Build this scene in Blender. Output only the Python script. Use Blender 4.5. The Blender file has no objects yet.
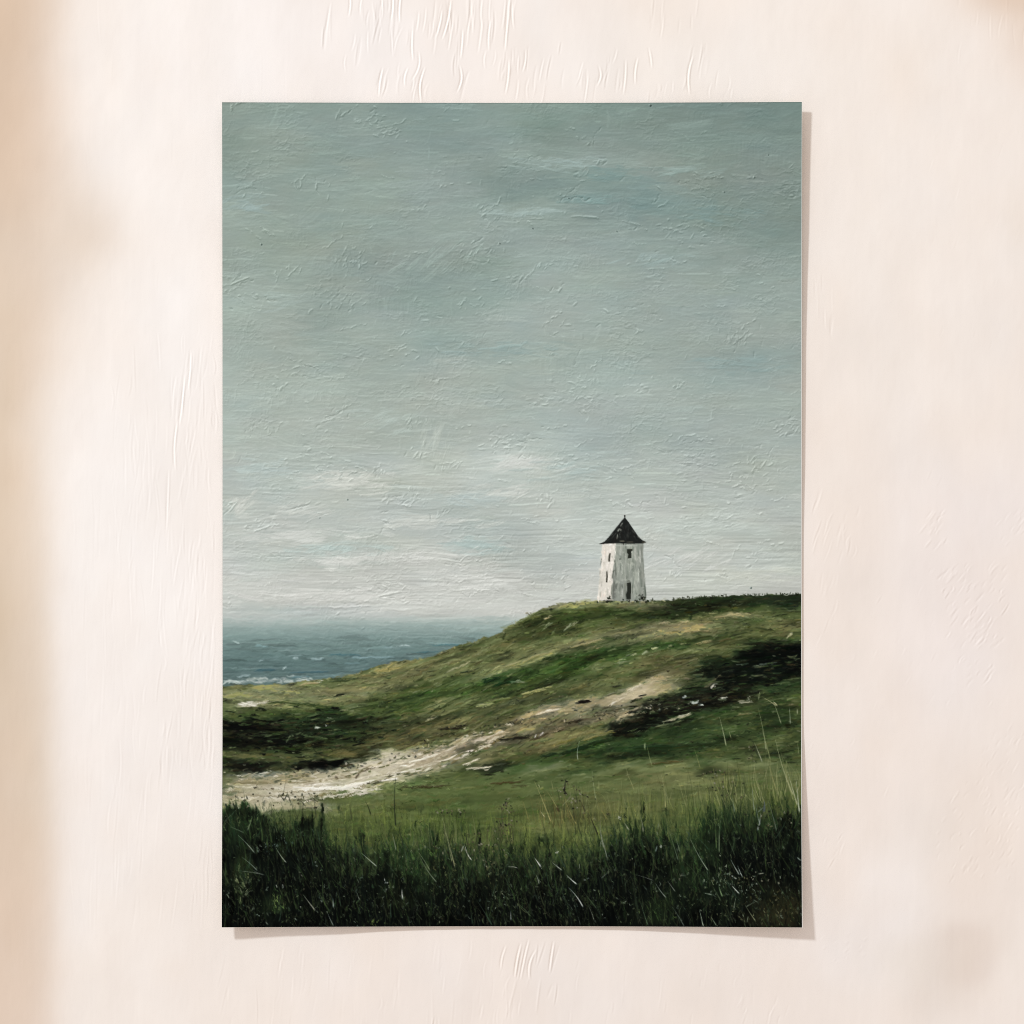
import bpy, math
import numpy as np

# ---------------------------------------------------------------- units
# one "unit" below is 0.865 mm: the print is 578.2 x 822.6 units (50 x 71 cm)
U = 0.000865
CX, CZ = 512.0, 512.0            # layout origin (units, x right, y down)
PX0, PY0, PX1, PY1 = 222.8, 103.2, 801.0, 925.8
S = 1.5                          # painted grid cells per unit
W = int(round((PX1 - PX0) * S)); H = int(round((PY1 - PY0) * S))
rng = np.random.default_rng(11)

# ---------------------------------------------------------------- helpers
def lin(c):
    c = np.clip(np.asarray(c, dtype=np.float64) / 255.0, 0, 1)
    return np.where(c <= 0.04045, c / 12.92, ((c + 0.055) / 1.055) ** 2.4)

def noise2(h, w, cy, cx, r=rng):
    """smooth value noise of h x w cells with lattice cells cy x cx"""
    ny, nx = int(h / cy) + 3, int(w / cx) + 3
    g = r.standard_normal((ny, nx))
    y = np.arange(h) / cy; x = np.arange(w) / cx
    iy = y.astype(int); fy = y - iy; fy = fy * fy * (3 - 2 * fy)
    ix = x.astype(int); fx = x - ix; fx = fx * fx * (3 - 2 * fx)
    rows = g[iy] * (1 - fy)[:, None] + g[iy + 1] * fy[:, None]
    return rows[:, ix] * (1 - fx) + rows[:, ix + 1] * fx

def fractal(h, w, cy, cx, octaves=3, r=rng, gain=0.5):
    o = np.zeros((h, w)); a = 1.0; t = 0
    for k in range(octaves):
        o += a * noise2(h, w, max(cy / 2 ** k, 1.0), max(cx / 2 ** k, 1.0), r); t += a * a; a *= gain
    return o / math.sqrt(t)

def blur(a, s):
    n = int(3 * s) + 1
    k = np.exp(-0.5 * (np.arange(-n, n + 1) / s) ** 2); k /= k.sum()
    b = np.pad(a, ((n, n), (0, 0)), mode='edge')
    o = sum(k[i] * b[i:i + a.shape[0]] for i in range(2 * n + 1))
    b = np.pad(o, ((0, 0), (n, n)), mode='edge')
    return sum(k[i] * b[:, i:i + a.shape[1]] for i in range(2 * n + 1))

YY, XX = np.mgrid[0:H, 0:W]
XX = XX / S + PX0; YY = YY / S + PY0          # layout coordinates of every painted cell

# ================================================================ THE PAINTED PICTURE
col = np.zeros((H, W, 3))                     # pigment, sRGB 0..255
hgt = np.zeros((H, W))                        # paint thickness

# ---- outlines in the picture
RIDGE = [(215,686),(223,686),(250,684.5),(285,684),(305,681),(325,679),(345,677),(365,671),(385,664),(400,661),(412,660),
         (430,657),(448,650),(462,644),(475,641),(490,637),(500,634),(508,627),(520,620),(535,612),(550,606),(562,603.5),
         (575,602.5),(590,601.5),(600,600.5),(625,601),(650,601),(680,599),(700,597.5),(730,596),(760,595),(801,594),(810,594)]
rx, ry = zip(*RIDGE)
xs_line = np.arange(W) / S + PX0
ridge_line = np.interp(xs_line, rx, ry) + 0.5 * fractal(1, W, 1, 9, 3)[0]
hill_mask = YY > ridge_line[None, :]
HORIZON = 619.0

def jit(c, r, amt):
    c = np.array(c, dtype=float)
    return c * (1 + r.normal(0, amt)) + r.normal(0, amt * 22, 3)

bris_bank = rng.standard_normal((64, 128))
bris_bank = (bris_bank + np.roll(bris_bank, 1, 1)) * 0.7
UBANK = rng.standard_normal((64, 64))

def stroke(x, y, L, w, ang, c, alpha=0.8, ht=0.4, curv=0.0, taper=False, edge=0.5, bris=0.35):
    """one loaded brush stroke, centre x,y, length L, width w (units), ang in degrees (counter-clockwise)"""
    ca, sa = math.cos(math.radians(ang)), math.sin(math.radians(ang))
    hl, hw = L * 0.5 * S, max(w * 0.5 * S, 0.55)
    cx, cy = (x - PX0) * S, (y - PY0) * S
    ex = abs(ca) * hl + abs(sa) * (hw + abs(curv) * S) + 2; ey = abs(sa) * hl + abs(ca) * (hw + abs(curv) * S) + 2
    x0, x1 = max(int(cx - ex), 0), min(int(cx + ex) + 2, W)
    y0, y1 = max(int(cy - ey), 0), min(int(cy + ey) + 2, H)
    if x0 >= x1 or y0 >= y1: return
    dx = np.arange(x0, x1) - cx; dy = (np.arange(y0, y1) - cy)[:, None]
    u = (dx * ca - dy * sa) / hl
    v = (dx * sa + dy * ca) - curv * S * (1 - u * u)
    if taper:
        wd = hw * np.clip(1.0 - 0.5 * (u + 1), 0.12, 1)
    else:
        wd = hw * np.sqrt(np.clip(1.02 - np.abs(u) ** 2.5, 0, 1))
    k = rng.integers(64)
    vi = ((v / max(hw, 1) * 0.5 + 0.5) * min(hw * 2.2, 100)).astype(int) & 127
    rag = 0.0 if taper else 0.22 * np.abs(bris_bank[(k + 7) & 63][vi])
    m = np.clip((wd - np.abs(v)) + 0.5, 0, 1) * np.clip((1 - rag - np.abs(u)) * 2.2 * max(1, hl / 8), 0, 1)
    if m.max() <= 0: return
    ui = ((u + 1) * 6 + vi * 0.7).astype(int) & 63
    b = bris_bank[k][vi] + 0.5 * UBANK[k][ui]
    m = m * np.clip(1.0 + bris * b, 0, 1.35)
    a = np.clip(m * alpha, 0, 1)
    lum = 1 + 0.045 * b
    sl = (slice(y0, y1), slice(x0, x1))
    col[sl] = col[sl] * (1 - a[..., None]) + (np.asarray(c) * lum[..., None]) * a[..., None]
    if ht:
        rim = np.clip(1 - np.abs(np.abs(v) / hw - 0.85) * 3, 0, 1)
        hgt[sl] = hgt[sl] * (1 - 0.5 * a) + ht * a * (0.6 + 0.35 * b + edge * rim)

def sample(field, x, y):
    i = min(max(int((y - PY0) * S), 0), H - 1); j = min(max(int((x - PX0) * S), 0), W - 1)
    return field[i, j]

wx = fractal(H, W, 26, 46, 4); wy = fractal(H, W, 16, 40, 4)
fx1 = fractal(H, W, 7, 14, 3); fy1 = fractal(H, W, 5, 14, 3)

def blob(f, cx, cy, rx, ry, ang, c, alpha=1.0, soft=0.5, warp=1.0, mask=None):
    """irregular soft patch of paint"""
    R = max(rx, ry) * 1.9 + 18
    x0, x1 = max(int((cx - R - PX0) * S), 0), min(int((cx + R - PX0) * S), W)
    y0, y1 = max(int((cy - R - PY0) * S), 0), min(int((cy + R - PY0) * S), H)
    if x0 >= x1 or y0 >= y1: return
    sl = (slice(y0, y1), slice(x0, x1))
    ca, sa = math.cos(math.radians(ang)), math.sin(math.radians(ang))
    k = min(rx, ry * 3) * 0.30 * warp; k2 = min(ry, 14) * 0.33 * warp
    dx = XX[sl] - cx + wx[sl] * k + fx1[sl] * k * 0.5; dy = YY[sl] - cy + wy[sl] * k2 + fy1[sl] * k2 * 0.6
    u = (dx * ca - dy * sa) / rx; v = (dx * sa + dy * ca) / ry
    r = np.sqrt(u * u + v * v)
    a = alpha / (1 + np.exp(np.clip((r - 1) / (0.22 * soft), -30, 30)))
    if mask is not None: a = a * mask[sl]
    f[sl] = f[sl] * (1 - a[..., None]) + np.array(c, float) * a[..., None]

def polymask(pts, ss=3, pad=1.0):
    xs = [p[0] for p in pts]; ys = [p[1] for p in pts]
    x0, x1 = max(int((min(xs) - pad - PX0) * S), 0), min(int((max(xs) + pad - PX0) * S) + 1, W)
    y0, y1 = max(int((min(ys) - pad - PY0) * S), 0), min(int((max(ys) + pad - PY0) * S) + 1, H)
    hh, ww = (y1 - y0) * ss, (x1 - x0) * ss
    gx = (x0 + (np.arange(ww) + 0.5) / ss - 0.5) / S + PX0
    gy = ((y0 + (np.arange(hh) + 0.5) / ss - 0.5) / S + PY0)[:, None]
    inside = np.zeros((hh, ww), bool)
    n = len(pts)
    for i in range(n):
        (ax, ay), (bx, by) = pts[i], pts[(i + 1) % n]
        if ay == by: continue
        cond = ((ay > gy) != (by > gy)) & (gx < (bx - ax) * (gy - ay) / (by - ay) + ax)
        inside ^= cond
    return (slice(y0, y1), slice(x0, x1)), inside.reshape(y1 - y0, ss, x1 - x0, ss).mean((1, 3))

# ---------------------------------------------------------------- sky underpainting
ys_k = [100, 150, 210, 280, 340, 400, 450, 500, 550, 590, 612, 620]
cs_k = [(130,152,146),(137,157,151),(140,160,155),(150,169,163),(157,174,168),(163,179,173),(172,186,180),(181,192,186),(187,196,190),(193,199,193),(196,200,194),(190,197,192)]
base = np.stack([np.interp(YY[:, 0], ys_k, [c[k] for c in cs_k]) for k in range(3)], -1)
base = np.repeat(base[:, None, :], W, 1)
for b in [
    (790,110,150,26,2,(112,136,130),.75,2.2),(700,118,90,14,0,(122,143,137),.6,2),(660,135,150,20,0,(128,149,143),.5,2),
    (620,200,80,22,-6,(122,147,144),.8,1.8),(770,215,70,40,-4,(122,143,137),.75,2.4),(740,180,60,14,-4,(134,150,142),.5,2),
    (560,160,60,8,0,(146,165,159),.6,1.6),(520,210,50,9,0,(150,170,164),.55,1.6),(545,222,50,7,0,(150,170,166),.4,2),
    (430,115,70,20,0,(132,154,149),.5,2),(350,128,60,16,-4,(136,158,154),.4,2),(260,125,60,40,0,(142,161,153),.6,2.4),
    (430,210,50,34,30,(146,165,162),.5,2),(470,260,70,26,20,(142,160,152),.5,2),(285,240,60,40,-10,(143,159,149),.6,2.2),
    (420,290,60,30,0,(138,160,156),.55,2),(480,350,80,16,0,(139,160,156),.55,2),(745,360,70,16,0,(140,161,158),.6,2),
    (600,265,110,26,-8,(150,168,162),.5,2),(700,300,90,20,0,(151,170,166),.5,2),(690,340,110,30,0,(150,168,162),.4,2),
    (270,350,60,40,0,(152,170,162),.5,2.4),(330,420,90,40,0,(168,183,175),.6,2.2),(600,420,110,34,0,(158,175,170),.5,2.2),
    (760,430,60,44,0,(160,177,171),.5,2),(440,400,90,30,0,(166,180,171),.4,2),(500,455,60,16,2,(186,197,190),.6,1.8),
    (520,475,80,16,4,(188,198,190),.5,2),(330,490,50,15,6,(190,198,190),.65,1.8),(300,470,60,20,0,(178,190,184),.5,2),
    (280,535,90,16,0,(190,198,190),.6,2),(470,520,40,20,0,(170,184,178),.6,1.8),(600,450,60,24,0,(163,180,176),.6,2),
    (640,430,140,18,0,(160,177,173),.4,2),(720,520,90,30,0,(186,196,188),.6,2),(340,565,70,10,2,(200,203,196),.5,1.8),
    (300,557,60,8,0,(180,192,187),.6,1.8),(320,590,90,9,0,(202,203,196),.7,1.8),(560,585,70,12,0,(196,201,194),.6,2),
    (480,580,60,14,2,(200,203,198),.6,2),(250,602,50,8,0,(186,195,189),.5,2),(420,604,110,7,0,(204,205,199),.6,1.8),
    (740,580,70,12,2,(192,198,186),.7,2),(770,592,40,5,1,(178,184,160),.6,1.4),(560,560,60,14,-3,(182,192,187),.5,2),
    (300,612,90,5,0,(172,186,182),.5,1.8)]:
    blob(base, *b[:6], alpha=b[6], soft=b[7])
big = fractal(H, W, 60, 150, 4); base *= (1 + 0.012 * big)[..., None]
base[..., 0] += .7 * fractal(H, W, 30, 80, 3); base[..., 2] += .7 * fractal(H, W, 30, 80, 3)
sm = np.stack([np.interp(YY[:, 0], ys_k, [c[k] for c in cs_k]) for k in range(3)], -1)[:, None, :]
cloud = fractal(H, W, 48, 70, 4)[..., None] * np.array([2.6, 2.4, 2.3]) + fractal(H, W, 22, 50, 3)[..., None] * np.array([.7, -.1, -.5])
base = sm + (base - sm) * 1.35 + cloud
base += np.array([2.5, -2.5, -4.0]) * (1 - .5 * np.clip((YY - 430) / 120, 0, 1))[..., None]
base[..., 1] = np.maximum(base[..., 1], base[..., 0] + 2.5); base[..., 2] = np.maximum(base[..., 2], base[..., 0] - 5)
col[:] = base
sky_field = base.copy()

# dragged horizontal bristle tone over all the sky
drag = np.zeros((H, W))
dsrc = 0.9 * noise2(H, W, 1.6, 60) + 0.8 * noise2(H, W, 2.6, 110) + 0.5 * noise2(H, W, 1.2, 26)
swirl = (fractal(H, W, 46, 60, 2) * 13 * np.clip((560 - YY) / 260, .12, 1))
ri = np.clip(np.arange(H)[:, None] + swirl, 0, H - 1.01); r0 = ri.astype(int); rf = ri - r0; jj_ = np.arange(W)[None, :] + 0 * r0
drag += dsrc[r0, jj_] * (1 - rf) + dsrc[r0 + 1, jj_] * rf
vert = noise2(H, W, 22, 1.8) + .6 * noise2(H, W, 14, 3)
vz = np.clip(fractal(H, W, 45, 55, 2) - .55, 0, 1) * np.clip((500 - YY) / 120, 0, 1)
drag = drag * (1 - .8 * np.clip(vz * 1.5, 0, 1)) + vert * vz * 1.3
dragm = np.clip(fractal(H, W, 50, 90, 3) * 0.5 + 0.55, 0.1, 1.2)
low = np.clip((YY - 380) / 200, 0, 1)

for i in range(2600):
    x = rng.uniform(PX0 - 10, PX1 + 10); y = rng.uniform(PY0, 622)
    c = sample(sky_field, x, y + rng.normal(0, 5))
    stroke(x, y, rng.uniform(22, 70), rng.uniform(3, 9), rng.normal(1, 5), jit(c, rng, 0.016), rng.uniform(.15, .5), rng.uniform(.05, .3), rng.normal(0, 1.5))
for i in range(1500):
    x = rng.uniform(PX0 - 10, PX1 + 10); y = rng.uniform(PY0, 470)
    a = rng.choice([rng.normal(2, 10), rng.normal(35, 22), rng.normal(80, 18)], p=[.6, .25, .15])
    c = sample(sky_field, x, y)
    stroke(x, y, rng.uniform(8, 26), rng.uniform(1.5, 5), a, jit(c, rng, 0.02), rng.uniform(.12, .4), rng.uniform(.1, .5), rng.normal(0, 2))
for i in range(3200):
    x = rng.uniform(PX0 - 10, PX1 + 10); y = PY0 + (622 - PY0) * rng.random() ** 0.75
    c = sample(sky_field, x, y + rng.normal(0, 4))
    stroke(x, y, rng.uniform(10, 46), rng.uniform(.8, 2.2), rng.normal(1, 3.5), jit(c, rng, 0.022 + 0.012 * (y > 450)), rng.uniform(.2, .55), rng.uniform(.05, .45), rng.normal(0, .8))

for (cx_, cy_, sx, sy, a0, n, c) in [(345,480,34,9,8,60,(203,206,197)),(290,512,34,7,12,34,(198,202,194)),(520,462,24,7,10,50,(205,209,202)),(505,492,22,5,14,30,(200,204,196)),(300,535,50,6,0,50,(202,205,198)),
    (345,563,20,6,0,34,(208,210,203)),(420,520,34,5,12,34,(198,202,194)),(400,557,60,5,2,50,(202,204,197)),(470,585,50,9,0,70,(206,208,201)),(330,596,60,6,1,70,(206,207,200)),(560,595,40,5,0,30,(202,206,198)),
    (240,505,12,8,40,20,(200,203,194)),(430,440,14,12,70,24,(182,190,180)),(700,525,50,12,3,60,(194,202,194)),(590,540,34,14,0,46,(194,201,194)),(740,575,40,8,0,30,(196,200,188)),(690,560,30,10,30,24,(203,206,199)),
    (475,545,24,7,0,46,(172,188,183)),(330,548,46,4,2,30,(180,194,188)),(262,470,30,10,0,24,(176,189,184)),(470,500,26,6,-6,24,(178,190,186)),(560,470,30,9,8,24,(172,186,181)),(380,415,40,16,20,30,(172,184,176)),
    (620,175,40,8,-3,26,(122,145,141)),(590,200,36,6,0,24,(126,150,146)),(720,215,40,10,-8,26,(124,146,142)),(560,165,34,5,-2,22,(152,170,165)),(520,213,30,5,-2,22,(158,175,170)),(660,260,30,5,18,16,(152,170,166)),
    (755,180,26,10,0,20,(138,150,142)),(690,170,30,5,8,16,(142,160,153)),(280,300,50,8,0,26,(156,170,163)),(250,205,20,8,8,16,(150,168,164)),(430,260,30,16,40,20,(150,166,158)),(720,365,50,7,0,26,(144,164,161)),(500,350,60,7,0,26,(146,165,161))]:
    for _ in range(n):
        x, y = cx_ + rng.normal(0, sx * .6), cy_ + rng.normal(0, sy * .55)
        stroke(x, y, rng.uniform(10, 42), rng.uniform(1.5, 6), a0 + rng.normal(0, 7), jit(c, rng, .012), rng.uniform(.12, .5), rng.uniform(.2, .9), rng.normal(0, 1.5), bris=.6)
# knife marks: clusters of short raised or scraped ridges
def mark(x, y, L, a, hgt_=1.0, c=None, w=1.2):
    base_c = sample(sky_field, x, y)
    if abs(hgt_) > .45:
        q = math.radians(a); o = .95 if hgt_ > 0 else -.95
        stroke(x + math.sin(q) * o * .7, y + abs(math.cos(q)) * o + .2, L * .9, .9, a, base_c * .84, .32 * min(abs(hgt_), 1.3), -.3, 0, edge=0)
    stroke(x, y, L, w, a, base_c * (1.04 if hgt_ > 0 else .97) if c is None else c, .6, hgt_ * 3.2, rng.normal(0, .8), edge=.2, bris=.5)
clusters = [(232,108,3,60,3),(340,116,4,55,6),(372,120,14,15,20),(392,130,12,20,22),(310,185,14,88,10),(246,190,12,15,6),(262,232,8,-20,6),
    (236,280,12,30,10),(285,275,12,80,10),(245,300,20,-5,12),(352,262,14,60,14),(340,300,18,60,24),(300,370,24,10,22),(255,430,16,70,14),
    (282,388,4,50,5),(328,420,14,30,18),(345,410,10,70,8),(310,455,18,2,16),(330,475,24,5,26),(300,510,18,14,8),(262,525,14,20,14),
    (232,505,10,40,12),(400,500,14,15,16),(386,525,8,5,8),(372,540,4,70,4),(380,472,6,75,10),(418,425,10,80,12),(420,455,8,40,10),
    (450,466,10,50,8),(412,495,8,80,8),(440,515,10,60,8),(505,445,22,15,34),(455,560,16,0,14),(385,590,22,10,26),(350,605,30,4,22),
    (230,603,10,10,8),(470,592,22,0,16),(436,385,14,30,12),(520,165,22,10,24),(580,175,10,20,10),(570,195,14,0,14),(490,215,12,45,16),
    (480,250,16,40,22),(505,280,10,0,6),(520,278,6,60,5),(542,268,4,80,4),(556,290,5,50,5),(700,185,20,-18,22),(752,178,4,10,4),
    (790,190,12,0,14),(662,205,8,70,10),(668,228,16,10,20),(655,262,20,22,12),(620,216,22,-4,8),(600,162,10,5,6),(586,140,8,70,8),
    (700,235,24,0,14),(716,322,4,10,4),(735,335,22,70,22),(585,372,18,80,16),(585,395,26,0,22),(540,400,12,0,10),(640,390,10,15,8),
    (675,385,6,60,5),(630,430,8,55,6),(785,425,14,30,24),(690,460,18,0,18),(760,465,22,60,34),(740,490,24,5,24),(690,440,20,30,16),
    (520,440,22,10,16),(548,500,10,70,12),(535,520,14,0,8),(612,505,10,0,6),(725,575,18,-10,6),(765,545,10,0,4),(672,575,8,60,8),
    (570,575,14,30,14),(540,590,22,5,12),(750,560,12,45,6),(660,545,22,0,10),(620,470,16,0,10),(500,550,20,2,10),(640,500,22,10,14),
    (700,520,30,5,12),(560,460,22,10,16),(460,300,24,20,14),(560,330,24,20,14),(640,320,26,0,12),(760,290,24,0,12),(400,350,24,10,14)]
for (cx_, cy_, sp, a0, n) in clusters:
    for _ in range(n):
        x, y = cx_ + rng.normal(0, sp * .7), cy_ + rng.normal(0, sp * .38)
        mark(x, y, rng.uniform(2.5, 11), a0 + rng.normal(0, 22), rng.choice([1, 1, -.8]) * rng.uniform(.35, 1.1), w=rng.uniform(.9, 1.8))
for _ in range(650):
    x = rng.uniform(PX0, PX1); y = rng.uniform(PY0 + 5, 610)
    mark(x, y, rng.uniform(2, 12), rng.choice([rng.normal(0, 12), rng.normal(50, 25)]), rng.choice([1, -.6]) * rng.uniform(.15, .6), w=rng.uniform(.8, 1.6))
for (x, y, L, a, h_) in [(585,218,38,-3,1.3),(632,224,24,-14,.9),(650,262,34,20,1.1),(536,219,30,-1,.7),(300,507,24,14,-1.5),(262,528,26,20,1.3),(385,512,16,4,-1.2),
    (282,389,8,58,1.6),(560,171,14,8,.8),(300,185,9,88,1.2),(316,187,9,88,1.5),(350,112,6,50,-1.4),(240,281,26,22,1.4),(234,290,18,30,1.1),(246,187,16,14,1.2),
    (425,443,12,75,1.2),(560,290,8,55,1.5),(350,606,50,3,1.0),(390,594,30,12,.9),(724,576,14,-10,-1.2),(404,503,18,16,-1.0),(470,590,60,0,.7),(280,558,60,0,-.8),(430,560,50,0,.6)]:
    mark(x, y, L, a, h_, w=1.6)
for (x, y, r_) in [(650.5,106.5,1.2),(754,178,1),(724,193,.8),(569,199,.8),(262,245,1.1),(500,244,.9),(751,588,1.1),(320,518,.8),(348,500,.8),(768,156,.7),(617,232,.8),(533,229,.9)]:
    stroke(x, y, r_ * 2.6, r_ * 1.6, 50, (58,72,68), .75, -1.5)
    stroke(x - 1.2, y - .6, r_ * 2.6, r_, 50, (190,204,196), .5, .8)
def wavy(x, y, L, a, h_):
    n = max(int(L / 3.5), 2); px, py = x, y
    for k in range(n):
        a2 = a + rng.normal(0, 16); q = math.radians(a2)
        nx_, ny_ = px + 3.5 * math.cos(q), py - 3.5 * math.sin(q)
        mark((px + nx_) / 2, (py + ny_) / 2, 5.2, a2, h_ * (.5 + rng.random()), w=rng.uniform(.9, 1.5)); px, py = nx_, ny_
for (cx_, cy_, sp, a0, n) in clusters:
    for _ in range(max(1, n // 7)):
        wavy(cx_ + rng.normal(0, sp * .6), cy_ + rng.normal(0, sp * .3), rng.uniform(7, 24), a0 * .6 + rng.normal(0, 14), rng.choice([1, 1, -.8]) * rng.uniform(.5, 1.1))
for _ in range(60):
    wavy(rng.uniform(PX0, PX1), rng.uniform(PY0 + 20, 605), rng.uniform(8, 30), rng.normal(5, 14), rng.uniform(.3, .8))
fine = np.clip(1 - hill_mask * 1.0, 0, 1)
zone = np.clip(fractal(H, W, 34, 50, 3) * .8 + .15, 0, 1.4)
crest = (1 - np.clip(np.abs(fractal(H, W, 6, 13, 3)), 0, 1)) ** 5
crest2 = (1 - np.clip(np.abs(fractal(H, W, 9, 5, 2)), 0, 1)) ** 5
zone2 = np.clip(fractal(H, W, 40, 40, 2) * .8 - .25, 0, 1.2)
hgt += fine * (drag * dragm * (.08 + .30 * low) + 0.08 * noise2(H, W, 2, 4) + .04 * rng.standard_normal((H, W)) + crest * zone * 1.15 + crest2 * zone2 * .9)
col *= (1 + fine * drag * dragm * (0.006 + 0.008 * low))[..., None]

# ---------------------------------------------------------------- sea
def sea_col(y):
    ks = [612, 619, 626, 636, 645, 655, 668, 680, 690]
    cs = [(186,194,188),(170,183,177),(150,167,162),(129,150,146),(115,137,133),(102,125,122),(93,115,113),(94,115,112),(88,109,104)]
    return np.stack([np.interp(y, ks, [c[k] for c in cs]) for k in range(3)], -1)
sea_line = HORIZON + 1.2 * noise2(1, W, 1, 60)[0]
for j in range(W):
    i0 = int((612 - PY0) * S); i1 = int((694 - PY0) * S)
    y = YY[i0:i1, j]
    a = np.clip((y - sea_line[j] + 5) / (9 + 6 * (xs_line[j] < 330)), 0, 1)[:, None]
    f = sea_col(y) + np.array([10, 8, 6]) * np.clip((xs_line[j] - 380) / 130, 0, 1) * np.clip((660 - y) / 40, 0, 1)[:, None]
    col[i0:i1, j] = col[i0:i1, j] * (1 - a) + f * a
for i in range(1500):
    x = rng.uniform(PX0 - 5, 520); y = 617 + 70 * rng.random() ** .8
    c = sea_col(np.array(y + rng.normal(0, 2)))
    k = np.clip((y - 622) / 30, .25, .8)
    r_ = rng.random()
    if r_ < .07 and y > 640: c = np.array((126,148,146))
    elif r_ < .28 and y > 636: c = c * .78
    stroke(x, y, rng.uniform(8, 42), rng.uniform(.8, 2.4), rng.normal(0, 2.5 + 2 * k), jit(c, rng, .015 + .022 * k), rng.uniform(.25, .6), rng.uniform(.1, .6) * k, rng.normal(0, .6))
for (x, y, L, a, c) in [(404,646,16,4,(176,194,192)),(388,647,14,3,(140,166,166)),(318,659,22,2,(146,168,168)),(296,658,8,10,(160,180,180)),(262,660,10,20,(150,172,172)),
    (262,646,16,-6,(130,158,158)),(236,642,10,-14,(150,168,164)),(285,668,8,20,(168,186,184)),(352,663,20,4,(118,146,148)),(375,668,26,8,(78,108,112)),
    (310,672,50,2,(70,98,104)),(266,670,30,4,(62,92,98)),(345,655,40,0,(78,110,114)),(450,645,50,0,(84,116,118)),(430,652,40,0,(72,104,108)),(244,676,22,3,(140,160,160)),
    (372,657,60,1,(128,154,156)),(330,676,30,4,(120,146,148)),(300,677,24,2,(90,118,122))]:
    stroke(x, y, L, 1.7, a, c, .75, .8)
for i in range(70):        # surf
    x = rng.uniform(224, 318); y = 681.5 + rng.normal(0, 1.2) - .012 * (x - 224) + (rng.random() < .15) * rng.uniform(-4, 0)
    stroke(x, y, rng.uniform(4, 18), rng.uniform(.9, 2), rng.normal(1, 6), jit((182,191,185), rng, .06), rng.uniform(.25, .75), .8)
stroke(240, 684.6, 30, 1.2, -1, (60,64,56), .8); stroke(262,686.2,40,1.4,1,(172,168,140),.7)

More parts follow.
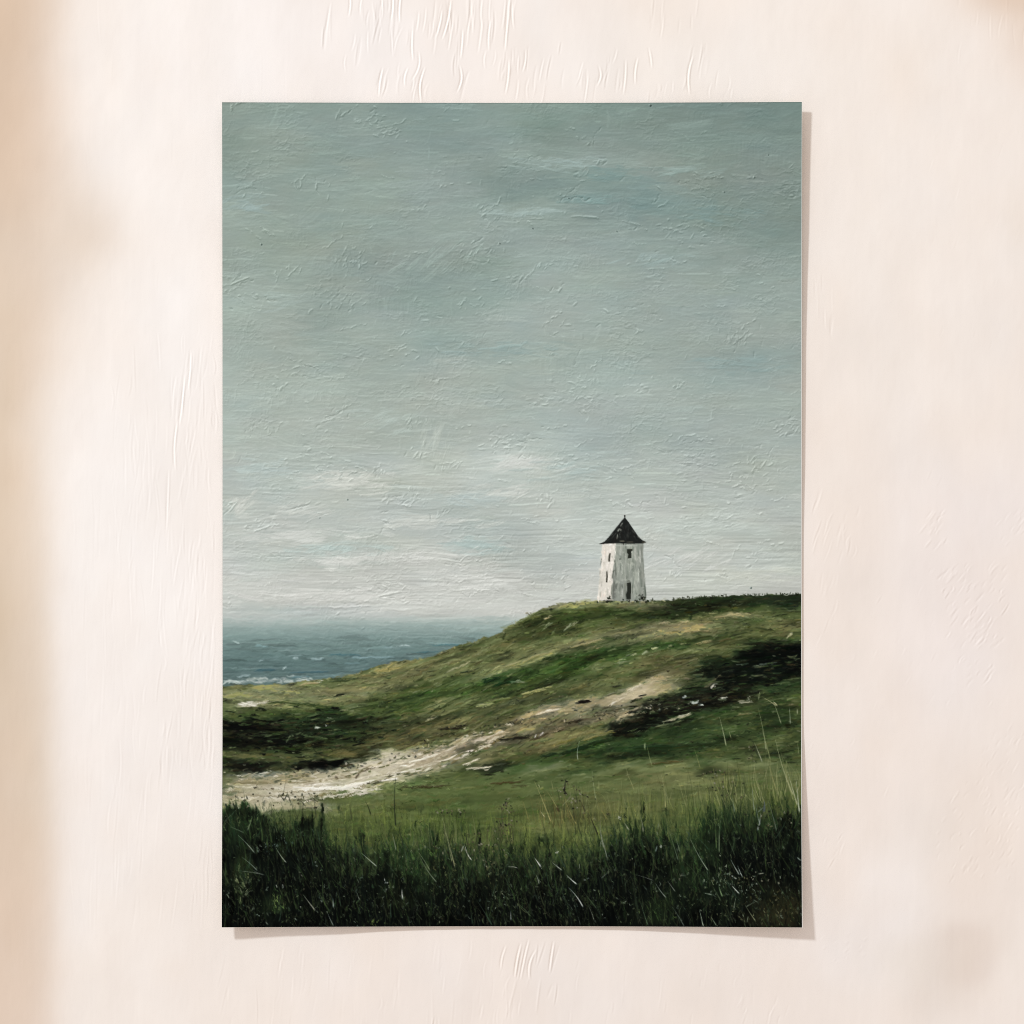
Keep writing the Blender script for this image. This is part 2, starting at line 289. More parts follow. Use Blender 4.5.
# ---------------------------------------------------------------- hillside underpainting
sky_keep = col.copy(); hgt_keep = hgt.copy()
land = np.zeros((H, W, 3)); land[:] = (78, 86, 46)
LB = [  # cx, cy, rx, ry, angle, colour, alpha, soft
    (300,694,120,12,2,(130,128,86),1,1),(400,672,70,11,18,(128,124,80),.95,1),(470,655,60,9,22,(118,116,68),.9,1),(520,626,36,9,38,(112,112,68),.8,1),
    (455,668,70,14,18,(116,116,66),.8,1.2),(555,616,60,9,12,(66,74,36),.9,1),(590,622,50,11,4,(60,66,32),.9,1),(570,604.5,40,3,4,(146,140,102),.9,.8),
    (640,605,40,3.5,1,(146,138,100),.95,.7),(735,601,75,6,2,(34,42,24),.95,.7),(790,604,26,8,0,(28,36,24),.9,.8),(640,617,50,8,3,(50,62,28),.9,1),
    (700,617,60,6,3,(72,80,40),.8,1),(770,618,40,6,3,(70,80,42),.8,1),(590,636,60,8,16,(96,98,54),.8,1.2),(520,645,60,9,20,(92,96,52),.8,1.2),
    (675,629,42,7,6,(146,134,98),.95,1),(640,636,40,6,10,(130,124,86),.8,1),(735,615,26,2.5,2,(146,142,104),.8,.8),(770,629,40,5,6,(120,112,72),.8,1),
    (740,634,40,6,6,(76,82,42),.8,1),(560,652,60,7,16,(120,118,74),.6,1),(620,650,60,8,8,(58,82,36),.9,1),(660,646,40,6,8,(66,86,40),.8,1),(500,664,50,6,16,(128,126,80),.7,1),
    (545,672,70,9,12,(56,78,32),.95,1),(485,681,34,6,8,(34,54,26),.9,1),(620,668,50,9,10,(84,92,46),.8,1),(580,690,60,7,10,(104,100,60),.7,1),
    (720,648,44,8,8,(92,94,52),.8,1),(680,668,40,12,14,(88,80,50),.9,1),(640,664,44,6,12,(94,92,52),.7,1),
    (400,700,60,14,12,(74,84,42),.9,1),(450,690,50,14,14,(66,80,38),.9,1),(500,692,50,8,10,(78,90,44),.8,1),
    (360,690,60,6,8,(120,118,74),.8,1),(250,712,36,7,0,(72,80,44),.9,1),(310,712,50,6,0,(66,78,38),.9,1),
    (345,722,42,10,-2,(38,50,26),.9,1),(310,730,60,12,0,(30,38,22),.95,1),(290,722,40,5,0,(46,58,30),.6,1),(244,727,30,7,0,(14,17,13),1,.8),(250,738,34,5,0,(58,60,34),.8,1),
    (280,741,30,6,4,(18,22,16),.95,.8),(240,745,24,6,0,(26,28,18),.9,.9),(310,748,46,7,4,(54,62,32),.8,1),(380,728,40,10,10,(60,72,36),.85,1),
    (430,716,50,9,14,(104,100,62),.7,1.2),(400,738,40,8,14,(92,82,50),.85,1),(350,750,44,6,6,(80,74,42),.85,1),(260,756,40,6,2,(84,80,48),.8,1),
    (460,724,50,6,14,(86,78,50),.7,1),(248,766,32,6,0,(24,26,18),.95,.8),(285,762,18,4,4,(70,66,40),.6,1),(318,765,26,6,5,(13,15,12),1,.7),(355,760,20,5,8,(50,52,30),.8,1),
    (370,752,16,4,8,(30,32,20),.7,.8),
    # sand
    (262,779,44,7,2,(132,122,94),.95,1),(250,796,40,12,0,(170,163,138),1,.9),(300,789,52,9,2,(176,170,148),1,.8),(340,784,60,11,6,(200,194,176),1,.8),
    (385,770,52,12,12,(196,189,170),1,.8),(420,763,46,12,14,(190,183,163),1,.8),(450,752,40,10,20,(180,170,146),.95,.9),(485,740,34,8,16,(172,162,136),.9,.9),
    (455,768,40,7,14,(170,160,134),.8,1),(360,774,50,4,8,(176,168,146),.6,1),(330,773,40,4,2,(170,162,140),.8,1),(290,776,40,3,2,(150,142,114),.6,1),
    (266,773,18,3,3,(186,184,166),.8,.8),(300,806,60,4,0,(182,174,150),.8,.8),
    (545,712,26,5,12,(176,166,138),.9,.8),(585,705,40,7,12,(150,142,116),.9,.9),(630,697,44,7,16,(156,146,118),.95,.9),(640,688,28,5,24,(186,176,150),.9,.8),
    (560,725,50,7,12,(104,92,66),.9,1),(520,722,30,6,14,(120,106,76),.8,1),(600,716,30,5,12,(120,112,86),.8,1),(635,711,20,5,14,(142,134,108),.9,.9),(617,725,16,4,20,(146,138,110),.9,.8),
    (540,733,60,3.5,16,(56,48,36),.8,1),(505,737,26,4,6,(58,52,36),.8,1),(470,748,40,3,18,(90,78,54),.5,1),
    (570,738,46,6,15,(108,102,58),.95,.8),(520,752,60,6,14,(108,98,62),.8,1),(450,778,50,4,12,(96,90,50),.9,1),
    # lower meadow
    (600,752,60,9,10,(36,50,26),.9,1),(560,768,90,12,6,(60,74,36),.9,1.2),(500,784,90,12,4,(86,94,50),.9,1.2),(420,802,70,18,2,(88,98,52),.95,1),(360,812,40,18,10,(92,98,52),.9,1),
    (560,790,90,14,0,(86,96,50),.8,1.4),(495,767,20,5,10,(52,54,34),.9,.8),(660,735,60,14,6,(52,68,34),.95,1.2),(640,752,60,10,4,(38,54,28),.9,1),
    (740,728,60,14,4,(58,68,36),.9,1.2),(700,752,90,10,2,(56,66,34),.8,1.2),(640,776,90,14,2,(88,96,52),.9,1.4),(740,778,80,18,0,(92,96,56),.9,1.3),
    (690,784,44,13,0,(118,114,70),.85,1.3),(620,800,60,14,0,(98,100,58),.8,1.4),(740,800,60,16,0,(84,90,48),.8,1.4),(520,815,70,18,0,(92,100,50),.9,1.4),(590,812,50,14,0,(104,100,58),.7,1.4),
    (440,820,60,14,0,(82,92,46),.9,1.4),
    # dark fold of the hill on the right
    (775,672,60,17,8,(15,23,17),1,.7),(735,690,60,16,10,(17,24,17),1,.7),(690,708,48,12,12,(22,26,18),1,.7),(650,719,34,9,12,(28,30,20),1,.8),(632,726,20,7,14,(26,30,20),.9,.8),
    (790,660,30,12,6,(14,20,16),1,.8),(700,700,30,7,12,(44,38,28),.6,1),(668,706,24,6,10,(64,56,40),.7,1),(730,660,34,7,10,(30,46,26),.8,1),
    (780,694,30,9,6,(54,64,34),.9,1),(745,706,40,5,4,(40,50,28),.8,1),(776,712,34,6,2,(44,52,28),.8,1),(712,714,50,5,6,(50,66,32),.8,1),(755,700,14,6,0,(78,82,48),.6,1),
]
for b in LB: blob(land, *b[:6], alpha=b[6], soft=b[7])
for b in [(246,726,28,6,0,(12,14,11),.9,.9),(236,740,18,4,0,(16,18,14),.8,.9),(330,720,50,6,-3,(34,44,26),.6,1.1),(310,733,44,6,2,(26,32,20),.6,1.1),(270,738,22,4,4,(14,17,12),.7,.9),
          (345,740,30,4,2,(36,44,24),.6,1),(252,766,30,6,0,(16,18,13),.85,.9),(326,764,22,5,6,(9,11,9),1,.6),(785,655,34,12,7,(10,16,13),.9,.8),(748,668,44,10,9,(12,19,14),.9,.8),(772,678,40,8,4,(12,18,13),.85,.8),
          (700,690,34,8,14,(20,24,16),.8,.9),(665,710,34,8,14,(20,22,16),.85,.9),(636,726,22,6,16,(20,24,17),.85,.8),(715,702,26,5,8,(24,26,18),.7,.9),(640,752,50,5,4,(30,46,24),.6,1),
          (345,694,60,4,7,(138,134,92),.5,1),(270,693,50,4,1,(132,130,96),.5,1),(430,668,40,3,18,(136,130,88),.55,1),(520,664,50,3,17,(138,134,90),.6,.9),(590,640,46,3,12,(144,134,96),.6,.9),
          (450,694,46,4,14,(52,68,30),.6,1),(545,628,46,5,18,(58,66,32),.6,1),(640,640,40,3,8,(136,130,90),.6,.9),(510,702,40,3,12,(128,128,84),.6,.9)]:
    blob(land, *b[:6], alpha=b[6], soft=b[7])
def hang0(x): return np.interp(x, [223, 300, 360, 430, 520, 600, 700, 801], [0, 2, 7, 17, 19, 13, 8, 4])
Fx = np.cumsum(np.tan(np.radians(hang0(xs_line)))) / S
fade = np.clip((850 - YY) / 190, .2, 1)
VV = YY + Fx[None, :] * fade
def flow(cu, cv):
    hh = int(1300 * S / 1); N = noise2(hh, W, cv * S, cu * S)
    r_ = np.clip((VV - 560) * S, 0, hh - 2); i0 = r_.astype(int); f = r_ - i0; jx = np.arange(W)[None, :] + 0 * i0
    return N[i0, jx] * (1 - f) + N[i0 + 1, jx] * f
fl = flow(46, 5) * .8 + flow(22, 2.6) * .8 + flow(11, 1.5) * .6 + flow(90, 11) * .5
fh = flow(40, 5) * .7 + flow(16, 2.5) * .5
lm = land.mean(2)
ampf = np.where(lm > 125, .06, .17) * np.where(YY > 775, .5, 1)
land *= (1 + ampf * fl)[..., None]
hue = np.clip(fh, -1.6, 1.6)[..., None] * np.where(lm > 125, .3, 1)[..., None] * np.where(YY > 775, .5, 1)[..., None]
land += hue * np.array([5.5, 2.6, 1.5]) * (land.mean(2) / 75)[..., None]
land = np.clip(land, 4, 235)
hm = np.clip((YY - ridge_line[None, :]) * S + .5, 0, 1)[..., None]
col[:] = col * (1 - hm) + land * hm
hgt *= (1 - hm[..., 0])
land_f = land.copy()

def hang(x, y):
    a = np.interp(x, [223, 300, 360, 430, 520, 600, 700, 801], [0, 2, 7, 17, 19, 13, 8, 4])
    return a * float(np.interp(y, [600, 740, 790], [1, 1, .2])) * (0.35 if (x > 560 and y < 625) else 1)
def ridge_y(x): return float(np.interp(x, rx, ry))
def inhill(x, y): return y > ridge_y(x) + 1.2
for (n, L0, L1, w0, w1, j_, al, hh) in [(1800, 14, 36, 2, 4.2, .05, .45, .6), (6000, 8, 26, 1.0, 2.2, .10, .55, .9), (5500, 3, 13, .8, 1.5, .20, .65, 1.1)]:
    for i in range(n):
        x = rng.uniform(PX0 - 6, PX1 + 6); y = rng.uniform(596, 850)
        if not inhill(x, y) or (y > 760 and rng.random() < .45 and not (x < 460 and y < 812)): continue
        c = sample(land_f, x + rng.normal(0, 3), y + rng.normal(0, 1.6))
        l_ = c.mean()
        k = rng.random()
        j2 = j_
        if y > 775 and not (x < 440): j2 *= .55
        if l_ > 130: j2 *= .45; 
        if k < .10 and L1 < 25: c = c * .55 + np.array([4, 6, 2])
        elif k < .17 and L1 < 25 and l_ > 40: c = c * .6 + np.array([62, 60, 44])
        elif k < .24 and l_ < 120: c = c * .8 + np.array([26, 18, 8])
        elif k < .31 and l_ < 120: c = c * .85 + np.array([-2, 14, -4])
        stroke(x, y, rng.uniform(L0, L1), rng.uniform(w0, w1), hang(x, y) + rng.normal(0, 7), np.clip(jit(c, rng, j2), 4, 235), al * rng.uniform(.5, 1.2), hh * rng.uniform(.3, 1.1), rng.normal(0, .8))

# flowing sand strokes
def along(pts, t):
    n = len(pts) - 1; k = min(int(t * n), n - 1); f = t * n - k
    a, b = pts[k], pts[k + 1]
    return a[0] + (b[0] - a[0]) * f, a[1] + (b[1] - a[1]) * f, math.degrees(math.atan2(-(b[1] - a[1]), b[0] - a[0]))
path = [(216,790),(300,788),(350,783),(390,770),(430,760),(470,744),(505,733)]
for i in range(560):
    t = rng.random(); x, y, a = along(path, t)
    wd = np.interp(t, [0, .25, .5, .8, 1], [14, 8, 8, 8, 3])
    y += rng.normal(0, .5) * wd
    c = sample(land_f, x, y)
    if c.mean() < 110: continue
    r_ = rng.random()
    if r_ < .28: c = c * .4 + np.array((222,217,202)) * .6
    elif r_ < .42: c = c * .62 + np.array((110,96,70)) * .3
    stroke(x, y, rng.uniform(6, 30), rng.uniform(.8, 2.6), a + rng.normal(0, 5), jit(c, rng, .04), rng.uniform(.4, .9), rng.uniform(.4, 1.1), rng.normal(0, 1))

HS = [ # x, y, length, width, angle, colour : strokes one can pick out
    (253,703.4,40,2.8,2,(218,214,200)),(244,705,20,2,3,(200,196,178)),(285,701,34,1,1,(128,128,84)),(300,704,60,1.2,-4,(50,60,32)),(350,710,26,1,-3,(150,146,108)),
    (262,709,10,3,-6,(30,36,22)),(318,728,9,2.2,10,(170,176,160)),(327,725,5,1,20,(190,190,176)),(330,718,6,1,0,(120,130,100)),(290,738,14,1.4,50,(88,92,66)),(300,733,12,1.2,15,(88,92,66)),
    (366,722,5,5,0,(60,74,50)),(310,684,26,1.6,4,(150,140,104)),(318,681,10,1.2,5,(190,188,168)),(345,679.5,40,1.2,7,(58,66,42)),(292,683,14,1,5,(48,48,38)),
    (402,661.5,14,1.2,14,(44,46,30)),(440,654,18,1.2,22,(66,62,38)),(458,668,26,2.2,24,(150,148,112)),(478,663,16,1.4,30,(80,74,44)),(466,672,16,1.2,10,(40,46,30)),
    (512,664,44,1.8,17,(142,138,94)),(540,655,34,1.6,18,(140,136,92)),(545,659,24,1.2,20,(44,52,28)),(585,644,36,1.8,14,(150,142,102)),(592,648,20,1.6,16,(128,116,82)),
    (548,626,16,1.2,40,(118,126,92)),(568,627,14,1.4,45,(130,136,104)),(575,623,10,1,40,(140,140,106)),(555,630,12,1,45,(96,104,66)),
    (505,682,34,3,8,(28,52,26)),(490,680,22,3,6,(26,46,24)),(520,682,20,1,2,(150,160,130)),(512,704,10,1.4,20,(120,122,84)),(485,704,22,2,12,(150,154,108)),(535,691,26,2.4,12,(148,146,96)),
    (545,688,18,1.6,16,(152,150,100)),(500,699,30,1.2,10,(110,116,66)),(440,708,26,1.6,22,(52,58,30)),(450,728,24,2,4,(42,36,26)),(462,726,12,1.4,4,(28,26,20)),(430,719,14,1,14,(150,146,110)),
    (584,701.5,16,3,6,(26,20,17)),(580,702.5,12,1.4,4,(20,16,14)),(545,712,24,2.2,12,(206,196,170)),(553,710,18,1.6,8,(214,206,184)),(508,724,9,1.8,8,(204,196,172)),(511,722.5,5,1.8,30,(40,34,26)),
    (636,687,22,2.0,27,(196,188,164)),(628,693,18,1.8,24,(188,178,152)),(650,680,12,1.4,22,(186,178,150)),(618,700,20,1.6,28,(206,198,176)),(612,704,8,1.6,20,(206,200,184)),(606,707,14,1,16,(54,44,32)),
    (636,700,14,1.4,20,(44,36,26)),(628,710,22,2.2,14,(150,142,114)),(622,718,18,2,26,(168,158,128)),(640,712,14,1.2,10,(160,150,120)),(540,737,22,2,24,(70,58,40)),(541,734,9,1.6,40,(190,184,176)),
    (536,736,5,1,60,(216,212,206)),(556,732,14,1.2,14,(32,26,20)),(520,737,26,2.2,6,(34,30,22)),(505,738.5,14,1.6,2,(28,26,20)),(560,728,12,1.2,14,(170,150,122)),(575,722,20,1.6,8,(40,30,22)),
    (492,740,24,3,22,(198,188,164)),(484,747,18,1.8,20,(212,204,184)),(478,768,30,1.6,4,(214,206,184)),(470,762,22,1.4,20,(216,208,190)),(495,771,18,3,8,(40,42,28)),(500,764,14,2,10,(60,62,44)),
    (488,774,16,1.4,4,(34,34,22)),(425,758,40,1.6,16,(222,216,198)),(405,772,40,1.4,12,(228,222,206)),(370,782,60,2,8,(226,222,208)),(330,788,70,2.4,2,(222,218,204)),(345,795,60,2,6,(206,200,184)),
    (358,776,8,1.2,60,(76,60,46)),(364,771,16,1.2,24,(80,64,48)),(374,768,14,1,20,(96,80,60)),(337,777,6,1,-60,(90,74,56)),(385,779,24,1.1,26,(70,62,44)),(396,775,14,1,14,(60,52,36)),(372,783,12,1.2,8,(58,46,36)),
    (352,793,22,1.2,26,(92,88,52)),(366,787,10,1,10,(100,92,58)),(268,788,14,1.4,4,(72,56,40)),(256,787,6,1.2,0,(50,40,30)),(266,772,18,2.4,8,(188,186,168)),(250,775,20,1.2,22,(150,146,122)),
    (302,763.5,24,2.2,6,(32,36,22)),(318,764,26,3.6,6,(10,12,10)),(330,760,12,2.5,10,(24,30,20)),(300,768,14,2,14,(12,12,10)),(345,765,16,2,6,(60,50,34)),(310,745,16,2,14,(74,64,36)),
    (240,760,20,2,2,(42,46,30)),(256,764,16,2,2,(18,20,14)),(236,728,26,4,0,(12,14,12)),(246,724,20,1,4,(60,70,40)),(290,742,26,3,10,(16,20,16)),
    (695,702,12,2,12,(186,194,184)),(700,704,8,1.6,4,(214,220,210)),(724,698,10,1.4,4,(170,172,156)),(722,700,14,1.4,-4,(88,92,70)),(745,702,18,1.8,4,(150,148,128)),(748,699,6,1.6,20,(180,176,160)),
    (676,718,34,1.8,14,(156,152,124)),(685,714,14,1.2,20,(186,182,156)),(668,724,30,1.4,12,(110,112,80)),(712,684,18,1.4,24,(96,88,66)),(716,678,16,1.2,24,(92,82,60)),(713,686,6,1.6,20,(200,194,180)),
    (742,664,16,1.4,6,(92,104,86)),(770,664,24,1.4,8,(74,80,70)),(757,666,14,1,4,(100,104,86)),(684,697,4,2,60,(150,156,150)),(744,714,22,1.4,8,(110,104,70)),(664,623,14,1.6,-2,(176,164,128)),(684,622,14,1.6,2,(170,160,122)),
    (690,618,4,3.6,0,(44,54,30)),(735,615,22,1.8,-3,(160,152,112)),(712,614,14,1.4,4,(128,126,84)),(745,613,10,1,0,(150,144,104)),(655,648,10,1.6,10,(170,176,132)),(645,652,8,2,30,(152,166,128)),(634,654,8,1.4,20,(150,158,118)),
    (622,661,18,1.2,6,(134,146,102)),(670,646,8,1.4,16,(140,144,96)),(683,644,8,1.2,8,(120,120,78)),(790,635,10,1.4,34,(160,158,124)),(705,642,20,2,16,(132,122,82)),(725,640,16,1.6,10,(84,74,44)),
    (790,699,10,1,20,(110,116,74)),(775,704,8,1.2,-35,(170,166,130)),(760,694,14,1.2,20,(90,96,58)),(690,745,60,2,3,(40,48,26)),(650,747,50,3,3,(36,50,28)),
    (575,750,40,3,14,(30,44,24)),(548,755,22,2.4,10,(34,46,26)),(600,742,34,3,12,(34,46,24)),(595,736,40,2,14,(118,110,64)),(560,742,30,2.4,16,(116,108,62)),(505,783,36,1.4,2,(72,58,34)),(520,786,20,1.2,4,(70,58,36)),
    (433,786,40,1.6,4,(64,56,34)),(410,786.5,26,1,6,(58,52,34)),(665,762,36,1.6,3,(80,70,40)),
    (552,609,8,2,14,(40,42,30)),(547,618,10,1.6,20,(170,158,118)),(505,636,8,2.4,60,(50,54,30)),(528,617,26,1.2,32,(120,126,88)),
]
for (x, y, L, w, a, c) in HS:
    stroke(x, y, L, w, a, jit(c, rng, .02), .88, 1.1, rng.normal(0, .5))
for i in range(260):            # brambles and stones along the broken edge of the sand
    t = rng.random(); x, y, a = along([(225,770),(300,772),(380,762),(450,735),(520,722),(600,714),(640,712),(690,700)], t)
    x += rng.normal(0, 5); y += rng.normal(0, 3.2)
    c = [(40,34,26),(70,60,42),(190,182,160),(110,96,70),(30,30,22)][rng.integers(5)]
    stroke(x, y, rng.uniform(1.5, 6), rng.uniform(.7, 1.6), a + rng.normal(0, 30), jit(c, rng, .08), .75, .9)
for i in range(150):            # broken ridge line
    x = rng.uniform(490, 800); y = ridge_y(x) + rng.normal(.3, 1.0)
    c = (30,36,22) if x > 665 else [(120,118,82),(60,62,40),(150,146,112)][rng.integers(3)]
    stroke(x, y, rng.uniform(1.5, 6), rng.uniform(.7, 1.6), rng.normal(4, 16), jit(c, rng, .1), .7, .7)
for i in range(46):             # tufts standing on the ridge to the right
    x = rng.uniform(672, 801); y = ridge_y(x) - .8
    stroke(x, y, rng.uniform(1.5, 4.5), .8, 90 + rng.normal(0, 20), (40,46,30), .8, .4)
for i in range(60):
    x = rng.uniform(310, 500); stroke(x, ridge_y(x) + rng.normal(.4, .7), rng.uniform(2, 9), rng.uniform(.7, 1.4), hang(x, 640) + rng.normal(0, 8), jit([(70,72,44),(140,136,96),(104,98,60)][rng.integers(3)], rng, .08), .7, .6)

def warp_canvas(rows0, amp):
    i0 = int((rows0 - PY0) * S)
    sub = slice(i0, H)
    dy = (fractal(H, W, 5, 8, 3)[sub] * amp); dx = (fractal(H, W, 5, 8, 3)[sub] * amp * 1.6)
    k = np.clip((np.arange(H - i0) / 12.0), 0, 1)[:, None]
    ry_ = np.clip(np.arange(i0, H)[:, None] + dy * k, 0, H - 1.001); rx_ = np.clip(np.arange(W)[None, :] + dx * k, 0, W - 1.001)
    a0, b0 = ry_.astype(int), rx_.astype(int); fy, fx = ry_ - a0, rx_ - b0
    def bil(A):
        if A.ndim == 3: fy_, fx_ = fy[..., None], fx[..., None]
        else: fy_, fx_ = fy, fx
        return (A[a0, b0] * (1 - fy_) + A[a0 + 1, b0] * fy_) * (1 - fx_) + (A[a0, b0 + 1] * (1 - fy_) + A[a0 + 1, b0 + 1] * fy_) * fx_
    c2 = bil(col); h2 = bil(hgt); col[sub] = c2; hgt[sub] = h2
warp_canvas(597, .7)
g_ = col.mean(2, keepdims=True); hmm = np.clip((YY - ridge_line[None, :]) * S, 0, 1)[..., None]
ds = np.where(g_ > 125, 1.12, .86)
col[:] = col * (1 - hmm) + (g_ + (col - g_) * ds + np.where(g_ > 125, 3, -1)) * hmm
lum_ = col.mean(2); k_ = np.clip((lum_ - 70) / 30, 0, 1) * hmm[..., 0] * np.clip((800 - YY) / 30, .4, 1)
bm = np.maximum(col[..., 2], col[..., 1] * .65); gm = np.minimum(col[..., 1], col[..., 0] * 1.04)
col[..., 2] += (bm - col[..., 2]) * k_; col[..., 1] += (gm - col[..., 1]) * k_
lo_ = np.clip((150 - XX * 0 - lum_), 0, 1)
over = np.clip(lum_ - 124, 0, None) * .6 * (YY < 712) * (XX < 600) * hmm[..., 0]
col[:] = col - over[..., None]
land_w = col.copy()
for i in range(420):            # dark knife cuts and pale drags in the two shadowed folds
    if rng.random() < .55: x, y = rng.normal(300, 46), rng.normal(733, 12)
    else:
        t = rng.random(); x, y, _a = along([(620,722),(660,712),(710,694),(760,676),(800,664)], t); y += rng.normal(0, 9)
    if not (PX0 < x < PX1): continue
    c = [(10,12,10),(14,18,13),(20,28,17),(46,56,32),(64,72,44),(88,92,64),(54,46,32)][rng.choice(7, p=[.24,.2,.16,.16,.12,.05,.07])]
    stroke(x, y, rng.uniform(4, 22), rng.uniform(.8, 2.6), hang(x, y) + rng.normal(0, 7), jit(c, rng, .06), rng.uniform(.5, .9), rng.uniform(.5, 1.3), rng.normal(0, 1))
for i in range(230):
    t = rng.random(); x, y, a = along(path, t); w_ = np.interp(t, [0, .25, .5, .8, 1], [15, 10, 9, 9, 5])
    y += rng.choice([-1, 1]) * w_ * rng.uniform(.55, 1.25)
    c = [(84,82,50),(104,92,62),(60,62,38),(130,120,88),(206,200,180),(190,182,158)][rng.integers(6)]
    stroke(x, y, rng.uniform(3, 16), rng.uniform(.8, 2.4), a + rng.normal(0, 9), jit(c, rng, .06), rng.uniform(.45, .9), .8, rng.normal(0, .8))
for (x, y, L, w, a, c) in [(300,790,60,1,1,(140,130,104)),(350,786,40,1.1,5,(150,142,116)),(270,795,50,1,0,(128,118,90)),(395,771,34,1,15,(140,132,106)),(340,778,44,.9,4,(126,116,88)),(430,762,26,.9,18,(120,106,80)),
        (250,783,50,2.4,1,(118,106,78)),(300,781,40,1.6,3,(128,116,88)),(235,792,30,1.2,0,(110,100,74)),(318,784,30,2,6,(226,220,204)),(290,799,44,1.6,2,(216,209,188)),(365,790,40,2.2,4,(214,208,190)),(420,768,40,2,14,(226,220,202)),(448,757,24,1.6,22,(220,213,192))]:
    stroke(x, y, L, w, a, c, .75, .9, rng.normal(0, 1.2))
for i in range(7000):
    x = rng.uniform(PX0 - 4, PX1 + 4); y = rng.uniform(600, 790)
    if not inhill(x, y): continue
    c = sample(land_w, x, y); l_ = c.mean(); r_ = rng.random()
    if y > 755 and x > 440 and rng.random() < .7: continue
    if l_ > 135: c = c * rng.choice([.8, .9, 1.08, 1.14])
    elif r_ < .5: c = c * rng.uniform(.45, .8)
    elif r_ < .85: c = c * rng.uniform(1.1, 1.3) + 5
    elif r_ < .93: c = c * .5 + np.array((150,146,116)) * .45
    else: c = c * 1.1 + np.array([16, 6, 0])
    stroke(x, y, 2 + 11 * rng.random() ** 2, rng.uniform(.7, 1.3), hang(x, y) + rng.normal(0, 11), np.clip(c, 3, 232), rng.uniform(.3, .8), rng.uniform(.3, 1.2), rng.normal(0, .5))
for (x, y, L, w, a, c) in HS:
    n = 1 + int(L / 9); q = math.radians(a)
    for k in range(n + 1):
        t = (rng.random() - .5) * L * .8
        stroke(x + t * math.cos(q) + rng.normal(0, .3), y - t * math.sin(q) + rng.normal(0, .7), L * rng.uniform(.25, .6), max(w * rng.uniform(.4, .8), .7), a + rng.normal(0, 6), jit(c, rng, .04), rng.uniform(.5, .85), 1.2, rng.normal(0, .5), bris=.6)
for i in range(260):            # long crisp knife drags down the slope
    x = rng.uniform(300, 795); y = ridge_y(x) + 4 + rng.random() * 105
    if y > 765: continue
    c = sample(land_w, x, y); 
    if c.mean() > 135: continue
    c = c * .62 if rng.random() < .5 else c * .65 + np.array([50, 50, 36])
    stroke(x, y, rng.uniform(7, 26), rng.uniform(.7, 1.6), hang(x, y) + rng.normal(3, 6), np.clip(c, 4, 230), rng.uniform(.35, .7), 1.2, rng.normal(0, .8), bris=.7)
# ---------------------------------------------------------------- the little tower
def fillpoly(pts, c, alpha=1.0, ht=.8):
    sl, m = polymask(pts); m = m * alpha
    col[sl] = col[sl] * (1 - m[..., None]) + np.array(c, float) * m[..., None]
    hgt[sl] = hgt[sl] * (1 - m) + ht * m
    return sl, m
BODY_L = [(602,543),(616,543),(614.6,556),(613,570),(612.4,584),(611,600.6),(604,600.5),(597,599.8),(598.5,588),(600.2,574),(601.6,560)]
BODY_R = [(616,543),(642.6,543),(643.2,556),(643.6,570),(644.8,584),(646,600.4),(630,601),(611,600.6),(612.4,584),(613,570),(614.6,556)]
ROOF = [(624.7,517.2),(628.4,522.0),(633.0,528.8),(637.8,535.8),(642.2,540.2),(646.4,541.9),(643,543.4),(630,543.8),(616,543.2),(606,543.8),(599.6,543.7),(604.6,541.4),(608.6,537.0),(612.8,531.6),(617.6,525.8),(621.2,521.0)]
fillpoly(BODY_L, (224,219,207)); fillpoly(BODY_R, (148,153,143))
for i in range(120):
    x = rng.uniform(598, 616); y = rng.uniform(545, 599)
    if x < 602 - (y - 545) * .08: continue
    if x > 615 - (y - 545) * .07: continue
    c = [(232,226,214),(240,232,222),(206,202,190),(236,222,208),(184,182,170)][rng.choice(5, p=[.34,.24,.2,.14,.08])]
    stroke(x, y, rng.uniform(3, 13), rng.uniform(.8, 2), 86 + rng.normal(0, 5), jit(c, rng, .02), .7, .9)
for i in range(260):
    y = rng.uniform(545, 599); x = rng.uniform(615.5 - (y - 545) * .07, 642.8 + (y - 545) * .05)
    t = (x - 613) / 30
    c = [(158,163,151),(178,182,169),(126,134,122),(198,200,187),(98,106,95)][rng.choice(5, p=[.38,.26,.20,.10,.06])]
    if t > .88: c = np.array(c) * .8
    if t < .12 and y > 570: c = np.array(c) * .68
    if y > 578 and t < .55: c = np.array(c) * .84
    stroke(x, y, rng.uniform(5, 20), rng.uniform(.9, 2.2), 91 + rng.normal(0, 3), jit(c, rng, .02), .45, .35)
for (x, y, L, w, a, c) in [(614.6,556,22,1.6,84,(238,234,222)),(612.6,575,12,1.2,80,(92,98,88)),(613.5,571,5,1.4,60,(84,90,80)),(611.6,590,16,1,86,(120,124,112)),(601,562,10,1,80,(120,122,112)),
    (600,572,6,.8,80,(150,148,136)),(614.5,561,5,1,80,(110,114,104)),(620,559,3,1.4,20,(80,84,76)),(643,565,18,1.2,92,(128,134,124)),(645,590,18,1.4,94,(88,96,86)),(641,583,14,1.2,92,(110,118,108)),
    (618,583,8,1.2,80,(96,104,92)),(622,586,6,1,100,(90,96,86)),(616,592,8,1.2,90,(200,204,194)),(622,593,10,1.2,90,(206,210,200)),(634,590,14,1.4,90,(176,182,170)),(638,575,18,1.2,91,(198,202,190)),
    (622,569,16,1.2,90,(186,190,178)),(640,556,18,1.4,91,(196,198,188)),(620,552,12,1.4,88,(178,182,172)),(626,545.5,30,1.2,0,(184,188,178)),(609,545,12,1.4,0,(236,232,222))]:
    stroke(x, y, L, w, a, c, .8, .9)
